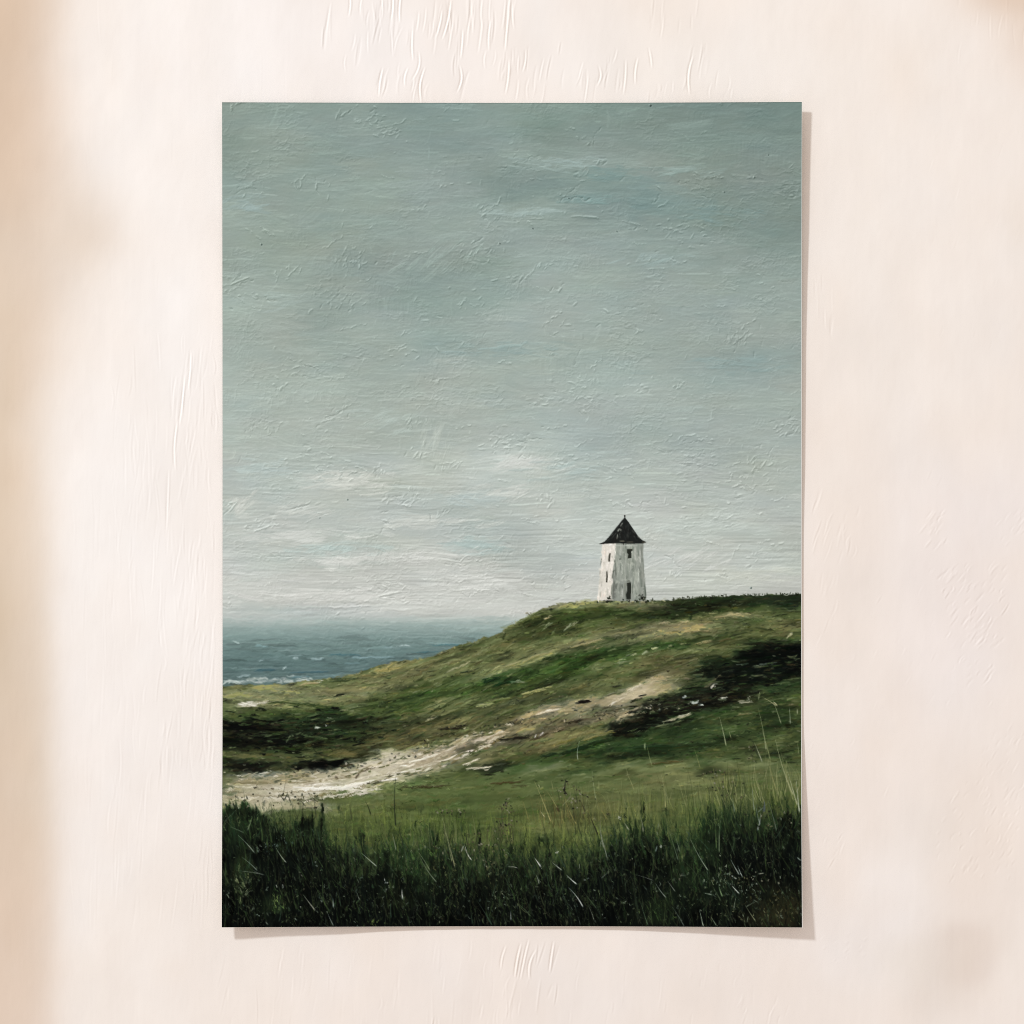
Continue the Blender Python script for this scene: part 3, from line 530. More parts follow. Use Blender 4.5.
for i in range(90):             # smudged plaster over both faces
    y = rng.uniform(546, 598); left = rng.random() < .35
    x = rng.uniform(601 - (y - 545) * .05, 613 - (y - 545) * .05) if left else rng.uniform(617 - (y - 545) * .07, 641 + (y - 545) * .04)
    c = (226,220,207) if left else [(152,157,146),(134,140,130),(166,170,158),(184,187,175)][rng.integers(4)]
    stroke(x, y, rng.uniform(2, 6), rng.uniform(1.6, 3.6), rng.uniform(60, 120), jit(c, rng, .015), rng.uniform(.25, .55), .25, bris=.6)
# openings
OPENINGS = {'upper_right': [(627,549.2),(632.6,549.0),(632.4,550.8),(631.2,551.4),(631.4,558.2),(627.6,558.4),(628.2,554.5),(626.9,552.6)],
            'upper_left': [(609.3,553.4),(610.8,553.0),(610.2,557.5),(609.9,561.6),(608.2,561.8),(608.4,557.5)],
            'lower_left': [(606.2,571.5),(607.2,571.2),(607.8,576.5),(607.3,582.4),(605.8,582.3),(606.2,577)],
            'door': [(626.9,583.0),(631.0,582.2),(631.1,590),(630.9,599.2),(626.4,599.3),(625.9,594.5),(627.2,590.5)]}
stroke(628.6, 580.8, 7, 1, 2, (84,88,78), .8, .6); stroke(624.9, 589, 15, .9, 90, (112,116,104), .8); stroke(632.2, 589, 15, .9, 90, (104,110,98), .8); stroke(625.8, 585, 9, 1.4, 96, (132,136,124), .7)
for k, p in OPENINGS.items():
    fillpoly(p, (48,47,38) if 'left' in k else (34,37,31), .95, -.6)
stroke(630.5, 549.8, 5, 1, 10, (60,58,44), .8); stroke(629, 562, 6, .9, 90, (120,126,114), .6)
fillpoly(ROOF, (31,33,31), 1, .7)
for i in range(70):
    y = rng.uniform(524, 542.5); hw_ = (y - 517) * .78
    x = 624 + rng.uniform(-.85, .85) * hw_
    c = [(24,26,25),(40,42,40),(52,54,50),(30,28,26)][rng.integers(4)]
    stroke(x, y, rng.uniform(3, 8), rng.uniform(.8, 1.6), (50 if x < 620 else -52 if x > 632 else 90) + rng.normal(0, 8), c, .7, .9)
for (x, y, L, w, a, c) in [(621.5,524.5,8,1,58,(112,116,108)),(618.6,530,5,1.4,50,(132,136,126)),(617.4,537,8,1.1,86,(120,124,114)),(619.6,533,5,1,70,(96,100,92)),(620.6,530,3,1,90,(140,142,132)),(622,541,7,1,0,(104,102,88)),
    (630,542,10,.9,2,(72,70,60)),(612,534.5,8,.9,46,(70,74,68)),(608,540,7,.8,36,(80,84,78)),(640.5,538.6,4,.9,-10,(150,152,140)),(638,537,3,.9,-10,(112,114,104)),(602,543.6,8,.9,3,(24,24,22)),(643.6,542.2,7,.9,0,(64,62,50)),
    (624.8,516.6,5,1.0,88,(34,34,32)),(624.6,515.8,2.2,1.7,0,(40,40,38))]:
    stroke(x, y, L, w, a, c, .85, .8)
for i in range(70):             # scrub around the foot of the tower
    x = rng.choice([rng.uniform(594, 650), rng.normal(642, 3.5), rng.normal(609, 2)]); y = 600.8 + rng.normal(0, .9) - (abs(x - 642) < 4) * rng.uniform(0, 5) - (abs(x - 609) < 1.5) * rng.uniform(0, 3)
    stroke(x, y, rng.uniform(1.5, 4), rng.uniform(.8, 1.7), rng.uniform(0, 90), jit([(26,30,22),(44,46,32),(20,22,18)][rng.integers(3)], rng, .1), .85, .7)
for (x, y, L) in [(652.6,599,4),(673,600,3),(609.3,598,5),(641,597,6)]: stroke(x, y, L, .9, 90, (30,32,24), .85)
stroke(606, 599.6, 18, 1.4, -2, (226,220,208), .7, .8)

# ---------------------------------------------------------------- tall grass in front
def grass_top(x):
    return float(np.interp(x, [223, 250, 300, 315, 335, 360, 400, 450, 500, 560, 600, 640, 680, 705, 725, 745, 775, 801],
                              [812, 811, 816, 824, 838, 842, 838, 842, 846, 848, 840, 822, 832, 826, 806, 802, 812, 808]))
gt = np.interp(xs_line, np.linspace(223, 801, 200), [grass_top(x) for x in np.linspace(223, 801, 200)]) + 7 * fractal(1, W, 1, 46, 4)[0]
soft_w = np.interp(xs_line, [223, 300, 345, 801], [7, 9, 38, 30])
dk = np.clip((YY - gt[None, :]) / soft_w[None, :] + .25 + .5 * fractal(H, W, 24, 5, 3), 0, 1)
dk = dk * dk * (3 - 2 * dk)
dark_c = np.stack([np.interp(YY, [800, 860, 926], v) for v in ([24, 10, 6], [34, 15, 9], [20, 11, 8])], -1)
dark_c = dark_c * (1 + .30 * fractal(H, W, 26, 14, 3) + .28 * noise2(H, W, 16, 2.2) + .2 * noise2(H, W, 7, 1.4))[..., None]
oli = np.clip(fractal(H, W, 40, 30, 3) - .35, 0, 1.4)[..., None] * np.clip((925 - YY) / 90, .35, 1)[..., None]
dark_c += oli * np.array([22, 26, 12])
for b in [(425,862,26,16,70,(40,58,32),.8,1.6),(400,850,16,20,60,(52,72,36),.6,1.6),(340,850,30,12,0,(34,46,28),.7,1.6),(240,828,20,10,0,(40,54,34),.6,1.6),(520,856,40,10,0,(44,52,30),.7,1.6),
          (700,838,30,20,80,(38,56,32),.7,1.6),(650,830,26,12,0,(40,54,30),.6,1.6),(580,850,24,10,0,(36,50,28),.6,1.6),(275,905,14,10,0,(40,56,30),.6,1.6),(330,880,30,24,0,(10,14,12),.5,1.6),
          (782,908,24,18,0,(50,46,28),.8,1.4),(700,890,14,30,80,(30,44,26),.6,1.6),(655,912,18,14,0,(36,50,28),.6,1.6),(600,880,40,20,0,(12,18,14),.5,1.6),(762,850,30,24,0,(10,14,13),.6,1.6),(480,880,30,14,0,(28,34,22),.5,1.6)]:
    blob(dark_c, *b[:6], alpha=b[6], soft=b[7])
g_in = hm * dk[..., None]
col[:] = col * (1 - g_in) + dark_c * g_in
hgt *= (1 - .8 * g_in[..., 0])
def blade(x, y, L, a, w, c, al=.8, ht=.5, curv=None):
    """root at x,y; a degrees from the vertical (positive leans right)"""
    ang = 90 - a; ca, sa = math.cos(math.radians(ang)), math.sin(math.radians(ang))
    stroke(x + ca * L / 2, y - sa * L / 2, L, w, ang, np.clip(c, 3, 240), al, ht, rng.normal(0, L * .05) if curv is None else curv, taper=True, bris=.15)
# meadow haze of fine stalks above the dark grass
for i in range(1500):
    x = rng.uniform(330, 801); top = grass_top(x)
    y = top + rng.uniform(-22, 14)
    if x < 470 and y < 812 : continue
    c = sample(land_f, x, y - 12) * rng.uniform(.6, 1.35) + np.array([4, 4, 0])
    blade(x, y, rng.uniform(8, 30), rng.normal(-3, 10), rng.uniform(.5, 1.5), c, rng.uniform(.25, .65), .5)
for i in range(1900):           # dark blades eating into the meadow
    x = rng.uniform(220, 803); top = grass_top(x) + 4
    y = top + rng.uniform(4, 34) + 5 * math.sin(x * .11) + 4 * math.sin(x * .037 + 1)
    g = rng.random()
    if g < .45: continue
    c = np.array([(20,30,18),(34,50,26),(44,62,30),(54,60,32),(14,22,14)][rng.integers(5)]) * rng.uniform(.7, 1.15)
    blade(x, y, 6 + 30 * rng.random() ** 1.8, rng.normal(-4, 16), rng.uniform(.7, 2.4), c, rng.uniform(.15, .6), .5)
for i in range(2600):           # depth of the grass
    x = rng.uniform(220, 804); top = grass_top(x)
    y = rng.uniform(top + 14, 940)
    d = (y - top) / 100
    c = np.array([(16,24,16),(24,36,22),(32,48,26),(40,44,28),(12,18,14),(20,26,24)][rng.integers(6)]) * rng.uniform(.6, 1.35) * (1.12 - .45 * min(d, 1))
    blade(x, y, rng.uniform(5, 26), rng.normal(-6, 17), rng.uniform(.8, 2.4), c, rng.uniform(.15, .55), .6)
for i in range(2300):            # mid green blades catching light
    x = rng.uniform(222, 802); top = grass_top(x)
    y = rng.uniform(top + 8, 930)
    d = min((y - top) / 100, 1)
    if rng.random() < d * .35: continue
    c = np.array([(66,84,46),(80,92,52),(58,74,48),(92,90,60),(70,78,66)][rng.integers(5)]) * rng.uniform(.45, 1.1) * (1 - .3 * d)
    blade(x, y, rng.uniform(4, 22), rng.normal(-10, 20), rng.uniform(.5, 1.2), c, rng.uniform(.25, .8), .7)
for i in range(520):            # seed heads, specks of light
    x = rng.uniform(224, 800); top = grass_top(x)
    y = rng.uniform(top + 6, 922)
    c = np.array([(110,116,88),(120,122,104),(96,100,72),(140,144,128),(84,76,60)][rng.integers(5)]) * rng.uniform(.45, .95)
    stroke(x, y, rng.uniform(2, 6), rng.uniform(.5, 1.0), rng.choice([rng.normal(100, 20), rng.uniform(0, 180)]), c, rng.uniform(.35, .85), .9)
# clumps of olive and tan weeds seen at definite places
for (cx_, cy_, sx, sy, n, cols, leg) in [
    (244,892,5,11,46,[(120,124,86),(96,102,66),(140,140,110),(62,74,40)],8),(278,902,3,8,20,[(88,108,58),(104,116,66)],9),(234,913,8,3,14,[(46,62,34)],6),(288,915,10,5,12,[(70,78,50)],5),
    (452,905,12,8,26,[(90,92,64),(70,78,48)],4),(495,868,10,18,50,[(96,92,60),(70,66,44),(118,112,80)],5),(502,897,5,4,16,[(140,142,116)],3),(372,924,8,2,16,[(112,120,64),(84,98,50)],4),
    (447,866,8,8,26,[(70,84,44),(104,96,60)],5),(445,880,12,12,26,[(80,84,50)],5),(412,862,8,14,30,[(64,82,44),(78,94,52)],12),(718,880,6,8,22,[(110,116,88),(150,154,130)],5),
    (700,876,5,12,24,[(48,66,36),(66,84,48)],9),(745,890,18,8,54,[(150,156,140),(110,116,96),(84,90,70)],3),(780,908,18,9,120,[(72,64,38),(96,84,52),(50,48,28),(120,112,84)],3),
    (740,915,16,6,50,[(84,80,56),(104,100,74),(60,58,38)],3),(655,912,12,8,26,[(60,76,40),(76,88,48)],8),(270,845,12,6,20,[(80,92,84),(110,118,110)],4),(242,825,10,4,16,[(104,112,72),(84,96,60)],7),
    (470,850,14,8,30,[(92,88,56),(60,58,38)],6),(400,843,30,6,40,[(64,88,42),(80,98,50)],9),(590,905,30,10,30,[(56,64,40),(80,86,60)],5),(350,890,20,12,30,[(44,58,40),(84,92,80)],6),(640,850,20,8,26,[(44,62,34)],9)]:
    for _ in range(n):
        blade(cx_ + rng.normal(0, sx), cy_ + rng.normal(0, sy), rng.uniform(.5, 1.4) * leg, rng.normal(-5, 22), rng.uniform(.8, 1.7), np.array(cols[rng.integers(len(cols))]) * rng.uniform(.7, 1.1), rng.uniform(.5, .9), .8)
def warp_grass(amp):
    i0 = int((775 - PY0) * S); sub = slice(i0, H)
    dy = fractal(H, W, 6, 4, 3)[sub] * amp; dx = fractal(H, W, 6, 4, 3)[sub] * amp
    k = np.clip(np.arange(H - i0) / 30.0, 0, 1)[:, None]
    a0 = np.clip(np.rint(np.arange(i0, H)[:, None] + dy * k), 0, H - 1).astype(int); b0 = np.clip(np.rint(np.arange(W)[None, :] + dx * k), 0, W - 1).astype(int)
    c2, h2 = col[a0, b0], hgt[a0, b0]; col[sub] = c2; hgt[sub] = h2
warp_grass(.9)
# tan and dark stalks against the meadow
for (cx_, cy_, sx, n, cols, l0, l1) in [
    (725,800,40,70,[(134,132,88),(112,112,70),(70,74,42)],16,42),(770,790,24,60,[(126,126,84),(150,146,104),(66,72,40)],18,46),(560,815,22,46,[(128,116,70),(104,94,54),(70,60,36)],14,34),
    (500,835,12,34,[(66,62,40),(96,90,60),(44,44,28)],8,22),(452,838,10,22,[(122,120,84),(60,62,40)],12,26),(430,835,16,20,[(110,114,74),(56,64,38)],12,26),(640,812,30,50,[(112,112,66),(80,86,48)],12,30),
    (360,838,22,36,[(66,74,38),(100,104,58),(44,48,28)],8,24),(700,820,30,46,[(44,54,30),(30,40,24),(88,94,56)],14,36),(590,830,20,30,[(52,54,34),(40,44,28)],10,26),(735,815,16,60,[(24,34,22),(34,46,28),(60,70,42)],14,34),
    (610,800,40,30,[(122,124,84),(100,104,64)],14,34),(285,812,40,50,[(40,44,28),(60,66,38),(24,30,20)],4,12)]:
    for _ in range(n):
        x = cx_ + rng.normal(0, sx)
        if x > 800: continue
        blade(x, cy_ + rng.uniform(0, 14), rng.uniform(l0, l1), rng.normal(-6, 9), rng.uniform(.7, 1.1), np.array(cols[rng.integers(len(cols))]) * rng.uniform(.8, 1.15), rng.uniform(.35, .8), .5)
ST = [ # x0,y0 (root) -> x1,y1 (tip), width, colour
    (396,826,396,775,1.3,(30,32,24)),(371,815,365,800,1.6,(42,44,28)),(352,820,350,803,1.4,(60,60,38)),(389,845,380,815,1.1,(96,96,60)),(405,860,398,822,1.1,(44,48,32)),
    (455,867,443,820,1.1,(132,128,96)),(452,862,441,812,1,(110,110,78)),(476,836,472,812,1,(126,126,90)),(472,860,465,843,1.3,(216,214,204)),(461,852,464,845,1.2,(168,170,160)),
    (551,822,534,780,1.2,(150,142,92)),(558,810,546,790,1,(140,132,84)),(553,790,551,780,1,(130,128,86)),(545,817,540,810,1.2,(176,170,130)),(562,806,574,793,1,(140,140,100)),
    (596,800,592,770,1,(138,142,104)),(599,790,599,780,1,(130,128,88)),(578,760,580,740,1,(160,170,150)),(567,795,562,786,2.4,(46,38,30)),(564,792,566,778,2.2,(36,32,28)),(568,800,571,792,1.4,(120,108,92)),
    (560,812,556,806,1.8,(66,52,36)),(585,812,580,800,2,(56,48,34)),(598,835,588,812,1.8,(44,42,30)),(604,848,601,815,1.2,(130,130,112)),(607,858,600,830,1.1,(120,122,108)),(610,815,606,812,2,(50,44,36)),
    (726,746,719,716,1.1,(150,156,120)),(766,750,758,708,1.2,(160,162,124)),(770,760,762,730,1,(120,124,84)),(781,724,772,698,1.1,(140,144,110)),(776,706,762,697,1,(150,146,110)),(790,724,789,706,1,(170,176,150)),
    (758,700,760,690,1,(140,142,110)),(797,715,797,708,1,(150,150,120)),(798,754,797,742,1,(140,140,100)),(793,795,775,738,1.3,(156,156,118)),(797,805,787,770,1.4,(170,170,138)),(789,782,781,752,1,(130,126,84)),
    (776,790,768,760,1,(146,138,92)),(758,756,752,738,1.6,(52,56,38)),(762,762,754,742,1.2,(176,176,150)),(731,738,729,730,1,(140,140,100)),(645,750,645,742,1.6,(150,160,120)),(652,766,647,745,.9,(130,136,92)),
    (628,775,625,762,.9,(130,130,88)),(634,790,626,772,1,(136,134,90)),(700,768,694,748,.9,(126,124,78)),(540,788,538,784,.9,(140,140,100)),(678,860,668,828,1,(106,116,90)),(680,852,675,835,1,(120,126,104)),
    (719,852,722,810,1.2,(140,148,116)),(716,848,714,815,.9,(84,98,60)),(708,870,690,838,1.1,(150,156,138)),(734,812,731,795,1.2,(120,130,108)),(754,810,752,788,1.1,(150,156,146)),(760,824,756,800,1,(100,110,96)),
    (757,812,768,802,1,(110,118,104)),(763,812,764,800,3,(84,88,96)),(757,830,760,812,1.6,(130,134,128)),(776,830,768,800,1,(110,114,100)),(799,812,796,780,1.3,(170,174,150)),(801,860,796,856,1.2,(120,124,116)),
    (739,874,730,858,1.4,(190,196,184)),(742,876,737,864,1.3,(170,176,166)),(739,893,729,882,1.6,(196,200,188)),(735,876,728,874,2,(214,218,208)),(712,894,703,892,1.7,(150,156,138)),(706,881,702,880,2.2,(150,156,134)),
    (722,896,718,884,2,(120,136,96)),(733,908,735,896,1,(150,152,130)),(755,920,744,903,1.1,(130,130,100)),(716,925,710,915,1,(150,156,130)),(703,926,699,908,1.1,(150,158,140)),(684,926,671,905,1.2,(110,114,104)),
    (666,897,655,882,1.2,(176,176,164)),(675,891,667,880,1.1,(130,128,116)),(679,880,681,872,1.6,(120,112,96)),(648,925,640,900,1.1,(104,118,92)),(653,880,634,874,.9,(90,90,82)),(662,846,659,845,2.6,(210,214,204)),
    (657,845,655,852,1.4,(110,120,110)),(621,818,619,817,3,(220,222,214)),(629,830,624,822,1.6,(150,148,130)),(643,832,640,815,1.2,(150,148,126)),(745,906,756,900,1.2,(110,112,96)),(757,873,764,872,1,(140,138,120)),
    (583,907,568,887,1.5,(196,200,192)),(577,884,566,874,1.5,(204,208,200)),(562,870,552,862,1.3,(170,172,160)),(584,880,592,876,1.8,(150,154,148)),(541,867,534,857,1.8,(216,216,206)),(553,854,559,851,1.6,(190,192,176)),
    (539,884,536,874,1.2,(150,152,136)),(518,868,507,867,1,(150,146,134)),(511,920,511,910,1.6,(170,172,164)),(594,920,588,905,1.1,(110,110,96)),(580,925,577,915,1,(104,104,92)),(601,878,610,870,1.2,(120,122,114)),
    (437,882,420,856,1.2,(130,134,112)),(430,870,417,850,1,(110,116,90)),(377,866,361,852,1.3,(170,176,160)),(389,885,384,880,2.4,(196,196,190)),(403,899,402,888,1.8,(190,192,184)),(396,850,392,832,1.2,(130,132,112)),
    (287,862,276,846,1.2,(156,158,140)),(255,852,238,834,1.3,(130,136,120)),(258,870,242,856,1.1,(120,126,116)),(260,873,238,870,1,(120,120,108)),(265,874,252,868,1,(104,106,96)),(316,910,303,893,1.7,(170,164,146)),
    (334,925,328,912,1.2,(120,122,116)),(334,907,333,896,1.8,(150,158,148)),(302,875,300,870,3,(140,130,118)),(317,866,316,860,2.6,(180,184,174)),(360,900,356,890,1.4,(140,140,124)),(284,885,283,884,2,(150,150,140)),
    (248,830,252,818,1.4,(110,116,90)),(244,832,230,826,1,(96,104,84)),(230,892,228,888,2.4,(110,112,100)),(262,915,256,913,1.8,(140,150,136)),(269,924,266,920,1.4,(90,92,80)),
    (291,802,288,793,1.2,(50,48,38)),(306,806,296,796,1,(64,60,46)),(285,801,279,792,1,(44,42,34)),(249,800,247,794,1.2,(40,40,34)),(236,808,233,800,2.4,(44,46,34)),(228,808,226,802,2,(40,44,34)),
    (284,800,288,790,1.6,(34,34,28)),(305,800,316,800,1,(70,66,52)),(313,807,300,806,1,(96,90,72)),(340,838,332,830,1,(110,112,70)),
]
dens = np.clip(fractal(H, W, 20, 26, 3) * .7 + .35, 0, 1.3)
for i in range(4200):           # small broken flecks, thick in places
    x = rng.uniform(223, 801); top = grass_top(x); y = rng.uniform(top - 2, 925)
    if rng.random() > sample(dens, x, y): continue
    c = np.array([(58,66,42),(74,80,54),(92,92,70),(48,60,38),(70,64,48),(112,116,98),(60,70,62)][rng.choice(7, p=[.22,.2,.12,.2,.12,.05,.09])]) * rng.uniform(.6, 1.1)
    stroke(x, y, rng.uniform(1.5, 8) if rng.random() < .6 else rng.uniform(1, 3), rng.uniform(.5, 1.3), 97 + rng.normal(0, 26), c, rng.uniform(.25, .75), .9, rng.normal(0, .5))
for i in range(1100):           # longer leaning blades, olive and grey green
    x = rng.uniform(223, 802); top = grass_top(x); y = rng.uniform(top + 8, 935)
    d = min((y - top) / 110, 1)
    if rng.random() > .35 + .75 * sample(dens, x, y - 6): continue
    c = np.array([(58,74,40),(72,84,48),(44,62,34),(88,90,60),(62,76,60),(100,108,78)][rng.choice(6, p=[.26,.2,.24,.12,.12,.06])]) * rng.uniform(.65, 1.1) * (1 - .25 * d)
    blade(x, y, rng.uniform(9, 34), rng.choice([rng.normal(-4, 10), rng.normal(-24, 12)], p=[.7, .3]), rng.uniform(.7, 1.7), c, rng.uniform(.3, .75), .9)
for (xa, ya, xb, yb, w, c) in ST:
    c = np.array(c) * .97; w = w * (.9 if ya > 830 else 1.05)
    if ya > 815 and w >= 1.4 and math.hypot(xb - xa, yb - ya) < 9:      # seed heads: a few irregular flecks
        for _ in range(4):
            f = rng.random()
            stroke(xa + (xb - xa) * f + rng.normal(0, .7), ya + (yb - ya) * f + rng.normal(0, .7), rng.uniform(1.5, 3.5), rng.uniform(.6, 1.1), rng.uniform(0, 180), np.array(c) * rng.uniform(.6, 1), .7, .7)
        continue
    L = math.hypot(xb - xa, yb - ya) + .8
    a = math.degrees(math.atan2(-(yb - ya), xb - xa))
    stroke((xa + xb) / 2, (ya + yb) / 2, L, w, a, jit(c, rng, .02), .85, .7, rng.normal(0, L * .03), taper=L > 9, bris=.1)
for (cx_, cy_, sx, sy, n) in [(506,806,4,4,26),(505,825,6,5,34),(564,788,3,6,20),(578,800,6,6,20),(443,812,4,3,14),(460,812,3,2,8),(753,752,2,6,10),(770,816,14,8,26),(484,846,10,8,26),(716,772,5,2,12),(726,790,8,8,24),
                            (288,797,10,5,30),(240,800,8,4,18),(312,800,10,4,24),(750,878,16,4,26),(470,855,30,6,26)]:
    for _ in range(n):          # dry flower heads
        c = [(44,38,30),(70,62,46),(120,114,96),(30,30,24),(90,84,60)][rng.integers(5)]
        x, y = cx_ + rng.normal(0, sx), cy_ + rng.normal(0, sy)
        stroke(x, y, rng.uniform(1.5, 4), rng.uniform(.9, 1.9), rng.uniform(0, 180), c, .8, .9)
        if y < 850 and rng.random() < .3: blade(x + rng.normal(0, 1), y + rng.uniform(10, 26), rng.uniform(14, 28), rng.normal(-4, 7), .8, np.array((52,52,36)) * rng.uniform(.7, 1.3), .6, .4)

# soft global settle, then the raking light recorded in the reproduction
hs = hgt * .8 + blur(hgt, .8) * .2
gy, gx = np.gradient(hs)
rel = -(0.55 * gx + 0.95 * gy) * -1.0
rel = np.tanh(rel * 1.1)
amp = np.where(hill_mask, 30.0, 27.0) * np.clip(col.mean(2) / 110, .12, 1.0)
amp *= np.where(YY > 800, .8, 1)
col += (rel * amp)[..., None]
lum_ = col.mean(2)
lg = hmm[..., 0] * (lum_ < 125) * (lum_ > 35)
col[..., 0] -= 4 * lg; col[..., 1] += .5 * lg
kk = np.where(hill_mask & (YY > 604), np.interp(lum_, [0, 12, 28, 55, 80, 255], [.6, .68, .9, 1.02, 1.04, 1.0]), 1.0)
col = np.clip(col * kk[..., None], 0, 250)
for k in range(3): col[..., k] = col[..., k] * .8 + blur(col[..., k], .7) * .2
# darker trimmed rim of the ink
col[:2] *= .90; col[:, :1] *= .93; col[-2:] *= .9

# ---------------------------------------------------------------- which cell belongs to which painted motif
ID = np.zeros((H, W), np.int32)                      # 0 sky
ID[(YY > sea_line[None, :])] = 1                      # sea
ID[hill_mask] = 2                                     # hillside
sand = np.zeros((H, W))
for pts in ([(218,776),(250,771),(280,769),(310,773),(335,769),(355,769),(375,761),(390,756),(410,749),(430,746),(460,738),(500,727),(512,730),(500,742),(490,755),(486,768),(470,774),(440,779),(410,786),(390,789),(360,793),(330,802),(300,810),(260,811),(218,806)],
            [(530,716),(545,707),(575,701),(610,698),(640,682),(662,676),(655,690),(636,703),(610,716),(575,713)]):
    sl, m = polymask(pts); sand[sl] = np.maximum(sand[sl], m)
ID[sand > .5] = 3
gline = gt[None, :] + 1.5 * fractal(H, W, 40, 2.2, 2) * 4
ID[(YY > gline) & hill_mask] = 4
def setid(pts, v):
    sl, m = polymask(pts); t = ID[sl]; t[m > .5] = v; ID[sl] = t
setid(BODY_L, 5); setid(BODY_R, 5); setid(ROOF, 6)
setid(OPENINGS['upper_right'], 7); setid(OPENINGS['upper_left'], 8); setid(OPENINGS['lower_left'], 9); setid(OPENINGS['door'], 10)

# ================================================================ MESHES
scn = bpy.context.scene
coll = scn.collection

def add_mesh(name, co, quads, rgb=None, mat=None, smooth=True, extra=None):
    me = bpy.data.meshes.new(name)
    nq = len(quads)
    me.vertices.add(len(co)); me.vertices.foreach_set('co', np.ascontiguousarray(co, dtype=np.float32).ravel())
    me.loops.add(nq * 4); me.loops.foreach_set('vertex_index', np.ascontiguousarray(quads, dtype=np.int32).ravel())
    me.polygons.add(nq); me.polygons.foreach_set('loop_start', np.arange(0, nq * 4, 4, dtype=np.int32))
    me.update(calc_edges=True)
    me.polygons.foreach_set('use_smooth', np.full(nq, smooth, dtype=bool))
    if rgb is not None:
        at = me.color_attributes.new('pigment', 'FLOAT_COLOR', 'POINT')
        rgba = np.ones((len(co), 4), np.float32); rgba[:, :3] = rgb
        at.data.foreach_set('color', rgba.ravel())
    if mat: me.materials.append(mat)
    o = bpy.data.objects.new(name, me); coll.objects.link(o)
    return o

def grid_quads(ny, nx):
    i = np.arange(ny - 1)[:, None] * nx + np.arange(nx - 1)[None, :]
    # vertex rows run downwards; order gives normals towards -Y (the viewer)
    return np.stack([i, i + nx, i + nx + 1, i + 1], -1).reshape(-1, 4)

# ---------------------------------------------------------------- materials
def mat_nodes(name):
    m = bpy.data.materials.new(name); m.use_nodes = True
    nt = m.node_tree; return m, nt, nt.nodes['Principled BSDF']

def print_mat():
    m, nt, b = mat_nodes('matt_art_paper_ink')
    at = nt.nodes.new('ShaderNodeAttribute'); at.attribute_name = 'pigment'
    b.inputs['Roughness'].default_value = .62
    b.inputs['Specular IOR Level'].default_value = .02
    tc = nt.nodes.new('ShaderNodeTexCoord')
    n = nt.nodes.new('ShaderNodeTexNoise'); n.inputs['Scale'].default_value = 900; n.inputs['Detail'].default_value = 3
    mr = nt.nodes.new('ShaderNodeMapRange'); mr.inputs['To Min'].default_value = .975; mr.inputs['To Max'].default_value = 1.025
    mx = nt.nodes.new('ShaderNodeVectorMath'); mx.operation = 'SCALE'
    nt.links.new(tc.outputs['Object'], n.inputs['Vector']); nt.links.new(n.outputs['Fac'], mr.inputs['Value'])
    nt.links.new(at.outputs['Color'], mx.inputs[0]); nt.links.new(mr.outputs['Result'], mx.inputs['Scale'])
    nt.links.new(mx.outputs['Vector'], b.inputs['Base Color'])
    bp = nt.nodes.new('ShaderNodeBump'); bp.inputs['Strength'].default_value = .05; bp.inputs['Distance'].default_value = .0002
    nt.links.new(n.outputs['Fac'], bp.inputs['Height']); nt.links.new(bp.outputs['Normal'], b.inputs['Normal'])
    return m

def paper_mat():
    m, nt, b = mat_nodes('white_art_paper')
    tc = nt.nodes.new('ShaderNodeTexCoord'); n = nt.nodes.new('ShaderNodeTexNoise'); n.inputs['Scale'].default_value = 600
    r = nt.nodes.new('ShaderNodeValToRGB'); r.color_ramp.elements[0].color = (.74, .73, .68, 1); r.color_ramp.elements[1].color = (.82, .81, .77, 1)
    nt.links.new(tc.outputs['Object'], n.inputs['Vector']); nt.links.new(n.outputs['Fac'], r.inputs['Fac']); nt.links.new(r.outputs['Color'], b.inputs['Base Color'])
    b.inputs['Roughness'].default_value = .8; b.inputs['Specular IOR Level'].default_value = .2
    return m

def wall_mat():
    m, nt, b = mat_nodes('limewash_plaster')
    at = nt.nodes.new('ShaderNodeAttribute'); at.attribute_name = 'pigment'
    tc = nt.nodes.new('ShaderNodeTexCoord')
    mp = nt.nodes.new('ShaderNodeMapping'); mp.inputs['Scale'].default_value = (1, 1, .35)
    n = nt.nodes.new('ShaderNodeTexNoise'); n.inputs['Scale'].default_value = 70; n.inputs['Detail'].default_value = 5; n.inputs['Roughness'].default_value = .55
    mr = nt.nodes.new('ShaderNodeMapRange'); mr.inputs['To Min'].default_value = .985; mr.inputs['To Max'].default_value = 1.015
    sc = nt.nodes.new('ShaderNodeVectorMath'); sc.operation = 'SCALE'
    nt.links.new(tc.outputs['Object'], mp.inputs['Vector']); nt.links.new(mp.outputs['Vector'], n.inputs['Vector'])
    nt.links.new(n.outputs['Fac'], mr.inputs['Value']); nt.links.new(at.outputs['Color'], sc.inputs[0]); nt.links.new(mr.outputs['Result'], sc.inputs['Scale'])
    nt.links.new(sc.outputs['Vector'], b.inputs['Base Color'])
    bp = nt.nodes.new('ShaderNodeBump'); bp.inputs['Strength'].default_value = .12; bp.inputs['Distance'].default_value = .001
    nt.links.new(n.outputs['Fac'], bp.inputs['Height']); nt.links.new(bp.outputs['Normal'], b.inputs['Normal'])
    b.inputs['Roughness'].default_value = .85; b.inputs['Specular IOR Level'].default_value = .1
    return m
INK, PAPER, WALL = print_mat(), paper_mat(), wall_mat()

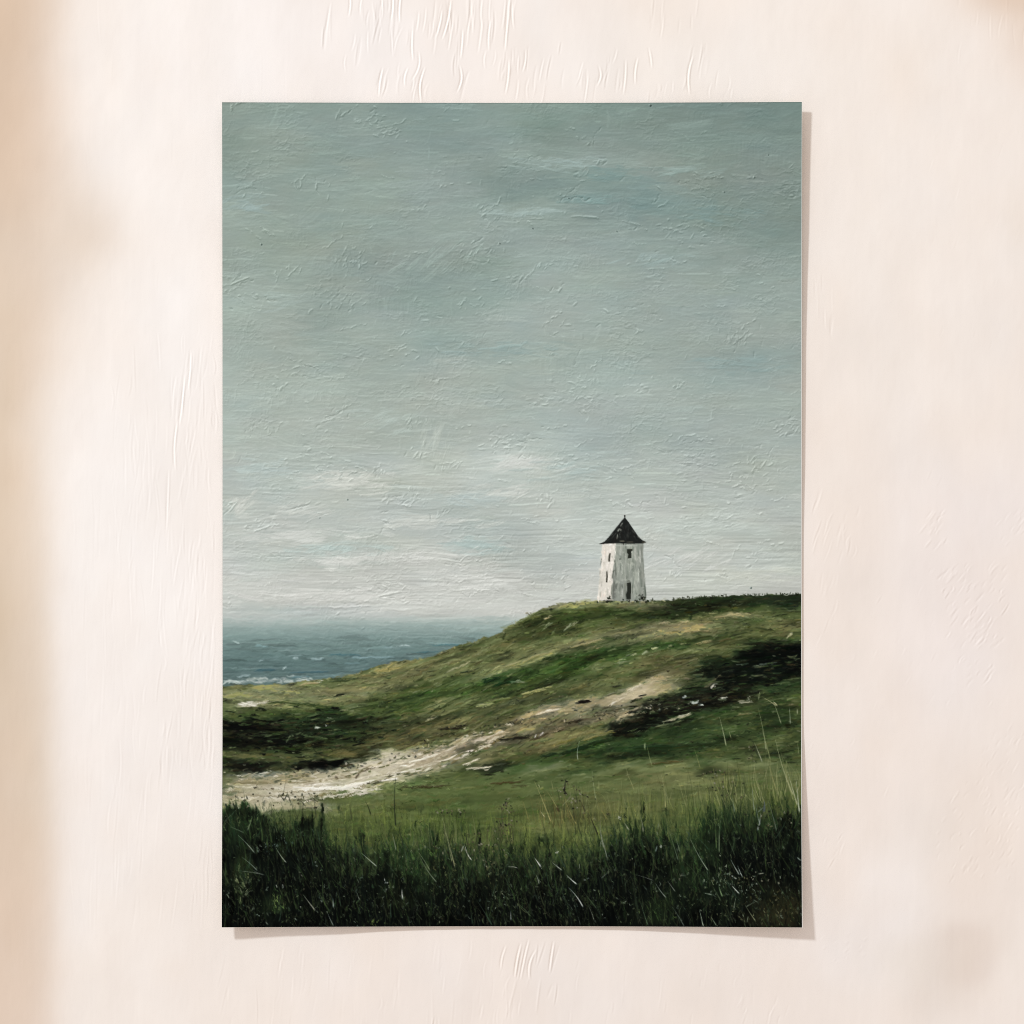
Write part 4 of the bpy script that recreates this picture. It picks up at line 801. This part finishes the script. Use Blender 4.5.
# ---------------------------------------------------------------- the print
def lift(x, y):
    """how far the sheet stands off the wall, units; the corners curl forward"""
    def g(t, L, p): return np.clip(1 - t / L, 0, 1) ** p
    r, l, t, b = PX1 - x, x - PX0, y - PY0, PY1 - y
    z = 2.3 + 0 * x
    z = z + 8.4 * g(r, 230, 1.25) * g(b, 205, 1.2)
    z = z + 7.6 * g(l, 260, 1.25) * g(b, 240, 1.3)
    z = z + 6.0 * g(r, 240, 1.3) * g(t, 420, 1.4)
    z = z + 4.0 * g(l, 240, 1.3) * g(t, 300, 1.4)
    return z

E = 1.02                     # albedo = picture colour / E
def to_world(x, y, z): return np.stack([(x - CX) * U, -z * U, (CZ - y) * U], -1)
gx_ = PX0 + np.arange(W + 1) / S; gy_ = PY0 + np.arange(H + 1) / S
GX, GY = np.meshgrid(gx_, gy_)
GZ = lift(GX, GY)
P = to_world(GX, GY, GZ).reshape(-1, 3)
cp = np.pad(col, ((0, 1), (0, 1), (0, 0)), mode='edge').reshape(-1, 3)
PR = lin(cp) / E
Q = grid_quads(H + 1, W + 1)
fid = ID.reshape(-1)

pivot = np.array([0, -2.3 * U, (CZ - PY1) * U])      # empty at the middle of the lower edge
root = bpy.data.objects.new('art_print', None); coll.objects.link(root); root.location = pivot
root['label'] = 'unframed landscape print of a white tower on a green hill, corners curling off the wall'
root['category'] = 'art print'

def part(name, ids, parent, label=None):
    q = Q[np.isin(fid, ids)]
    used, inv = np.unique(q.ravel(), return_inverse=True)
    o = add_mesh(name, P[used] - pivot, inv.reshape(-1, 4), PR[used], INK)
    o.parent = parent
    if label: o['label'] = label
    return o
part('painted_sky', [0], root, 'pale grey-green painted sky with dragged brush marks')
part('painted_sea', [1], root, 'band of blue-grey painted sea left of the hill')
part('painted_hillside', [2], root, 'green and olive painted hillside with dark folds')
part('painted_sand_track', [3], root, 'pale sandy track painted across the hill')
part('painted_grass', [4], root, 'dark tall painted grass along the lower edge')
tw = part('painted_tower', [5], root, 'small white painted tower on the crest of the hill')
part('roof', [6], tw, 'dark pointed roof of the painted tower')
part('window', [7], tw, 'upper window on the shaded face'); part('window', [8], tw, 'upper window on the sunlit face'); part('window', [9], tw, 'lower window on the sunlit face'); part('door', [10], tw)

# paper body: back, and edges; a hair larger than the ink so the white core shows at the right and lower edge
def paper():
    nx, ny = 70, 90
    xa = np.linspace(PX0 + .15, PX1 + .4, nx); ya = np.linspace(PY0 + .15, PY1 + .2, ny)
    X, Y = np.meshgrid(xa, ya); Z = lift(np.clip(X, PX0, PX1), np.clip(Y, PY0, PY1))
    f = to_world(X, Y, Z - .12).reshape(-1, 3); k = to_world(X, Y, Z - .55).reshape(-1, 3)
    q = grid_quads(ny, nx); n = nx * ny
    qs = [q, q[:, ::-1] + n]
    top = np.arange(nx - 1); bot = top + (ny - 1) * nx
    qs.append(np.stack([top, top + 1, top + 1 + n, top + n], -1)); qs.append(np.stack([bot + 1, bot, bot + n, bot + 1 + n], -1))
    lf = np.arange(ny - 1) * nx; rt = lf + nx - 1
    qs.append(np.stack([lf + nx, lf, lf + n, lf + nx + n], -1)); qs.append(np.stack([rt, rt + nx, rt + nx + n, rt + n], -1))
    o = add_mesh('paper_sheet', np.concatenate([f, k]) - pivot, np.concatenate(qs), None, PAPER, smooth=False)
    o.parent = root; o['label'] = 'thin white paper edge behind the printed picture'
paper()

# ---------------------------------------------------------------- the wall
r2 = np.random.default_rng(5)
inner = np.arange(-20, 1045.0, 1.0); innx = np.arange(-20, 1044.4, .6)
outer_l = -20 - np.cumsum(np.linspace(2, 160, 40)); outer_r = 1044 + np.cumsum(np.linspace(2, 160, 40))
ax = np.concatenate([outer_l[::-1], innx, outer_r]); ay = np.concatenate([outer_l[::-1], inner, outer_r])
WX, WY = np.meshgrid(ax, ay)
NX = len(innx)
NI = len(inner); IX, IY = np.meshgrid(innx, inner)
wc = np.zeros(WX.shape + (3,)); wc[:] = (244, 232, 222)
def wblob(cx, cy, rx_, ry_, c, alpha, soft=1.0, pw=2):
    r = (np.abs((WX - cx + wwx * rx_ * .18) / rx_) ** pw + np.abs((WY - cy + wwy * ry_ * .18) / ry_) ** pw) ** (1 / pw)
    a = alpha / (1 + np.exp(np.clip((r - 1) / (.25 * soft), -30, 30)))
    wc[:] = wc * (1 - a[..., None]) + np.array(c, float) * a[..., None]
def pad_full(a): return np.pad(a, ((40, 40), (40, 40)), mode='edge')
wwx = pad_full(fractal(NI, NX, 130, 150, 3, r2)); wwy = pad_full(fractal(NI, NX, 130, 150, 3, r2))
for b in [(150,300,140,420,(247,239,232),.8,1.4),(140,700,120,330,(245,236,229),.8,1.4),(120,540,60,90,(250,243,237),.6,1.4),(110,980,120,80,(245,234,224),.7,1.4),
          (330,50,170,70,(245,237,232),.8,1.4),(560,60,150,60,(243,233,225),.6,1.4),(900,700,240,320,(241,228,218),.75,1.6),(880,200,160,220,(243,233,224),.7,1.6),
          (950,610,60,90,(243,233,229),.7,1.4),(1000,500,60,40,(243,233,229),.5,1.4),(860,940,90,30,(240,232,228),.5,1.6),(500,985,300,50,(241,229,220),.6,1.4),
          (200,60,40,60,(240,229,219),.35,1.6),(850,330,50,160,(241,230,219),.4,1.8),(700,60,120,50,(243,234,224),.5,1.6)]:
    wblob(*b)  # patches put the wall's broad light gradient into its colour
# tan band along the left: soft shadow painted into limewash colour, wavering in width
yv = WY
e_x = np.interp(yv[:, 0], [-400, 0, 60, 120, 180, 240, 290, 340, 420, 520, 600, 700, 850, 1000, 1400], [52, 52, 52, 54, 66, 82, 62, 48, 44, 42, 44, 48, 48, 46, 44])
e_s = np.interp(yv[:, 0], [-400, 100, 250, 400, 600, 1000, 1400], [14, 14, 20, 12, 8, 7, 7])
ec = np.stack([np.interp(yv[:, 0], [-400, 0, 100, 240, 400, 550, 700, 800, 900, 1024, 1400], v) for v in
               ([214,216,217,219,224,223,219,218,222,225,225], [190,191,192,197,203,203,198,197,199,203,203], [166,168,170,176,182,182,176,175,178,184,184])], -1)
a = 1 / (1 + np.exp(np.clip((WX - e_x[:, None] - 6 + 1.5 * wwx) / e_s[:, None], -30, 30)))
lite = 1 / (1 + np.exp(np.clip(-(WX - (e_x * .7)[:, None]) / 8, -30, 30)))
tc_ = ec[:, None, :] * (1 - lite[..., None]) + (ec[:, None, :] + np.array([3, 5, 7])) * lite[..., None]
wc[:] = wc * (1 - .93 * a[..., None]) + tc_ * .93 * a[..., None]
for b in [(78,236,26,30,(226,209,192),.55,1.6),(-4,60,24,70,(206,178,150),.5,1.8),(2,420,12,120,(214,194,170),.4,1.8),(-6,640,16,60,(206,184,156),.5,1.8),(8,800,16,60,(220,200,182),.4,1.6),
          
          (1010,-6,44,22,(218,190,166),.75,1.6),(1030,40,30,40,(228,206,188),.6,1.8),(1022,225,14,26,(232,218,204),.5,1.6),(966,958,30,34,(232,217,207),.75,.45),(935,985,34,34,(233,220,209),.75,1.3),
          (958,950,40,22,(234,221,210),.6,1.2),(905,960,30,20,(236,225,214),.5,1.4),(1012,985,22,40,(244,234,226),.7,1.2),(930,830,26,26,(236,225,215),.4,1.4)]:
    wblob(*b)
wc += fractal(NI, NX, 90, 110, 3, r2)[np.clip(np.arange(WX.shape[0]) - 40, 0, NI - 1)][:, np.clip(np.arange(WX.shape[1]) - 40, 0, NX - 1)][..., None] * np.array([.6, 1.3, 2.0])
wc *= (1 + .005 * pad_full(fractal(NI, NX, 60, 66, 4, r2)) + .0012 * pad_full(fractal(NI, NX, 60, 5, 3, r2)))[..., None]
# trowel and brush marks, real relief
wh = np.zeros((NI, NX))
def ridge(x, y, L, a, h, w=.9, bend=0.0, kind=1):
    """mark from x,y running L units down at a degrees from the vertical"""
    n = max(int(L / .5), 4); t = np.linspace(0, 1, n)
    d = math.radians(a)
    wob = r2.normal(0, .12, n).cumsum() * .07
    px = x + math.sin(d) * L * t + bend * np.sin(t * math.pi) + wob; py = y + math.cos(d) * L * t
    env = np.sin(np.pi * np.clip(t, .02, .98)) ** .6
    for k in range(n):
        i0 = int(py[k] + 20); j0 = int((px[k] + 20) / .6)
        if i0 < 3 or j0 < 4 or i0 >= NI - 4 or j0 >= NX - 6: continue
        jj = np.arange(j0 - 4, j0 + 6)
        ii = (i0, i0 + 1); fy = py[k] + 20 - i0
        dd = (jj * .6 - 20 - px[k])
        prof = np.exp(-.5 * (dd / w) ** 2)
        if kind == 2: prof = prof - .9 * np.exp(-.5 * ((dd - 1.6) / w) ** 2)
        for i, wt in ((i0, 1 - fy), (i0 + 1, fy)):
            wh[i, jj] += h * .5 * prof * env[k] * wt
zones = [ # x0,y0,x1,y1,count,angle,lenmin,lenmax,amp
    (320,-10,480,30,34,-4,14,34,1.0),(340,10,470,60,22,-8,14,34,.9),(375,60,470,85,13,-12,10,26,.9),(470,-10,520,20,12,-4,20,40,1.0),(480,40,520,75,9,-8,10,30,.9),(515,40,620,85,26,-8,10,30,.8),(650,-10,700,20,10,-3,14,30,.6),(680,40,735,85,9,-6,14,30,.8),
    (610,75,735,92,9,-5,6,18,.5),(170,330,215,470,46,-3,14,44,.55),(110,400,215,900,120,-2,20,60,.30),(160,520,215,760,90,-3,14,50,.42),(60,480,120,900,50,0,30,80,.14),(200,600,216,880,26,-2,20,50,.35),
    (80,-20,320,300,30,-2,20,60,.10),(100,320,210,560,50,-2,14,50,.28),
    (220,940,520,1030,70,-6,14,40,.32),(495,940,560,985,13,-12,14,38,.9),(560,950,780,1030,24,-8,10,30,.35),(430,985,520,1030,10,-5,14,30,.5),(740,985,790,1020,8,-18,8,16,.6),
    (815,480,835,540,10,-18,10,30,.6),(810,270,835,320,10,-3,12,28,.5),(840,500,860,560,10,-12,10,20,.5),(925,505,955,540,14,-36,5,14,.9),(945,560,1010,640,60,-36,5,16,.8),(960,620,1000,680,24,-40,5,12,.6),
    (820,560,840,620,10,-14,10,20,.4),(1000,500,1030,545,12,-36,6,14,.5),(1000,730,1025,790,14,-32,6,14,.5),(940,780,1020,880,60,-30,4,12,.55),(980,700,1020,860,26,-30,5,12,.4),(825,830,845,860,6,-28,8,16,.6),
    (930,-10,1030,60,12,-3,10,30,.35),(880,560,960,700,20,-30,5,12,.3),(820,930,900,960,14,-50,3,8,.4),(930,130,1030,480,20,-20,6,16,.15),(810,620,900,800,16,-24,5,16,.22)]
for (x0, y0, x1, y1, n, a0, l0, l1, amp_) in zones:
    for _ in range(n):
        h = .85 * amp_ * r2.uniform(.35, 1.0) * r2.choice([-1, 1, -1])
        ridge(r2.uniform(x0, x1), r2.uniform(y0, y1), r2.uniform(l0, l1), a0 + r2.normal(0, 4), h * .55, r2.uniform(.5, .8), r2.normal(0, .9), int(r2.choice([1, 2])))
for (x, y, L, a0, h) in [(348,-10,26,0,1),(392,-10,30,-3,1.3),(401,-10,32,-4,1.2),(450,0,40,-12,1.3),(441,10,28,-12,1.1),(412,30,30,0,1.1),(424,68,34,-6,1.5),(459,66,26,-5,1.4),(382,68,28,-8,1.1),(418,52,30,-14,.9),
    (462,30,28,-4,1.1),(407,68,18,-10,.9),(508,10,40,-5,1.2),(490,20,30,-4,1),(692,56,38,-5,1.3),(508,60,34,-6,1),(625,60,34,-4,.9),(637,58,26,-6,1),(648,48,20,8,.8),(598,66,20,-5,1),(525,50,22,-8,.9),
    (520,944,34,-10,1.4),(528,940,40,-12,1.2),(535,950,30,-12,1.2),(553,942,30,-8,1.4),(505,946,24,-12,.9),(184,375,50,-6,.9),(177,420,50,-3,.9),(190,350,40,-4,.8),(168,470,60,-2,.6)]:
    ridge(x, y, L, a0, -h * .7, .62, r2.normal(0, 1.5), 2)
wh += .07 * fractal(NI, NX, 30, 26, 3, r2) + .35 * fractal(NI, NX, 120, 100, 2, r2) + .010 * fractal(NI, NX, 14, 4.0, 2, r2) * np.clip((IY - 250) / 150, 0, 1) * (IX < 240)
whf = pad_full(wh)
wco = np.stack([(WX - CX) * U, -whf * U * .8, (CZ - WY) * U], -1).reshape(-1, 3)
wall = add_mesh('wall', wco, grid_quads(len(ay), len(ax)), lin(wc.reshape(-1, 3)) / (1.01 - .015 * np.clip(WX.reshape(-1, 1) / 1024, 0, 1)), WALL)  # colour brightened towards the right to offset lamp falloff
wall['kind'] = 'structure'; wall['label'] = 'cream limewashed plaster wall with trowel marks, tan stains and a painted left-edge shadow'

# ================================================================ LIGHT
w = bpy.data.worlds.new('World'); scn.world = w; w.use_nodes = True
bg = w.node_tree.nodes['Background']; bg.inputs['Color'].default_value = (1.0, .93, .885, 1); bg.inputs['Strength'].default_value = .68
kd = bpy.data.lights.new('window_light', 'AREA'); kd.shape = 'SQUARE'; kd.size = .65; kd.energy = 480; kd.color = (.88, 1.0, 1.09)
ko = bpy.data.objects.new('window_light', kd); coll.objects.link(ko)
from mathutils import Vector
d = Vector((-1, -.8, 1)).normalized() * 8
ko.location = d; ko.rotation_euler = (-d).to_track_quat('-Z', 'Y').to_euler()

# ================================================================ CAMERA
cd = bpy.data.cameras.new('camera'); co_ = bpy.data.objects.new('camera', cd); coll.objects.link(co_)
D = 2.4
co_.location = (0, -D, 0); co_.rotation_euler = (math.radians(90), 0, 0)
cd.sensor_width = 36; cd.lens = 36 * D / (1024 * U); cd.clip_end = 50; cd.clip_start = .05
scn.camera = co_
scn.cycles.filter_width = .9
scn.cycles.use_denoising = False
scn.view_settings.view_transform = 'Standard'; scn.view_settings.look = 'None'; scn.view_settings.exposure = 0; scn.view_settings.gamma = 1
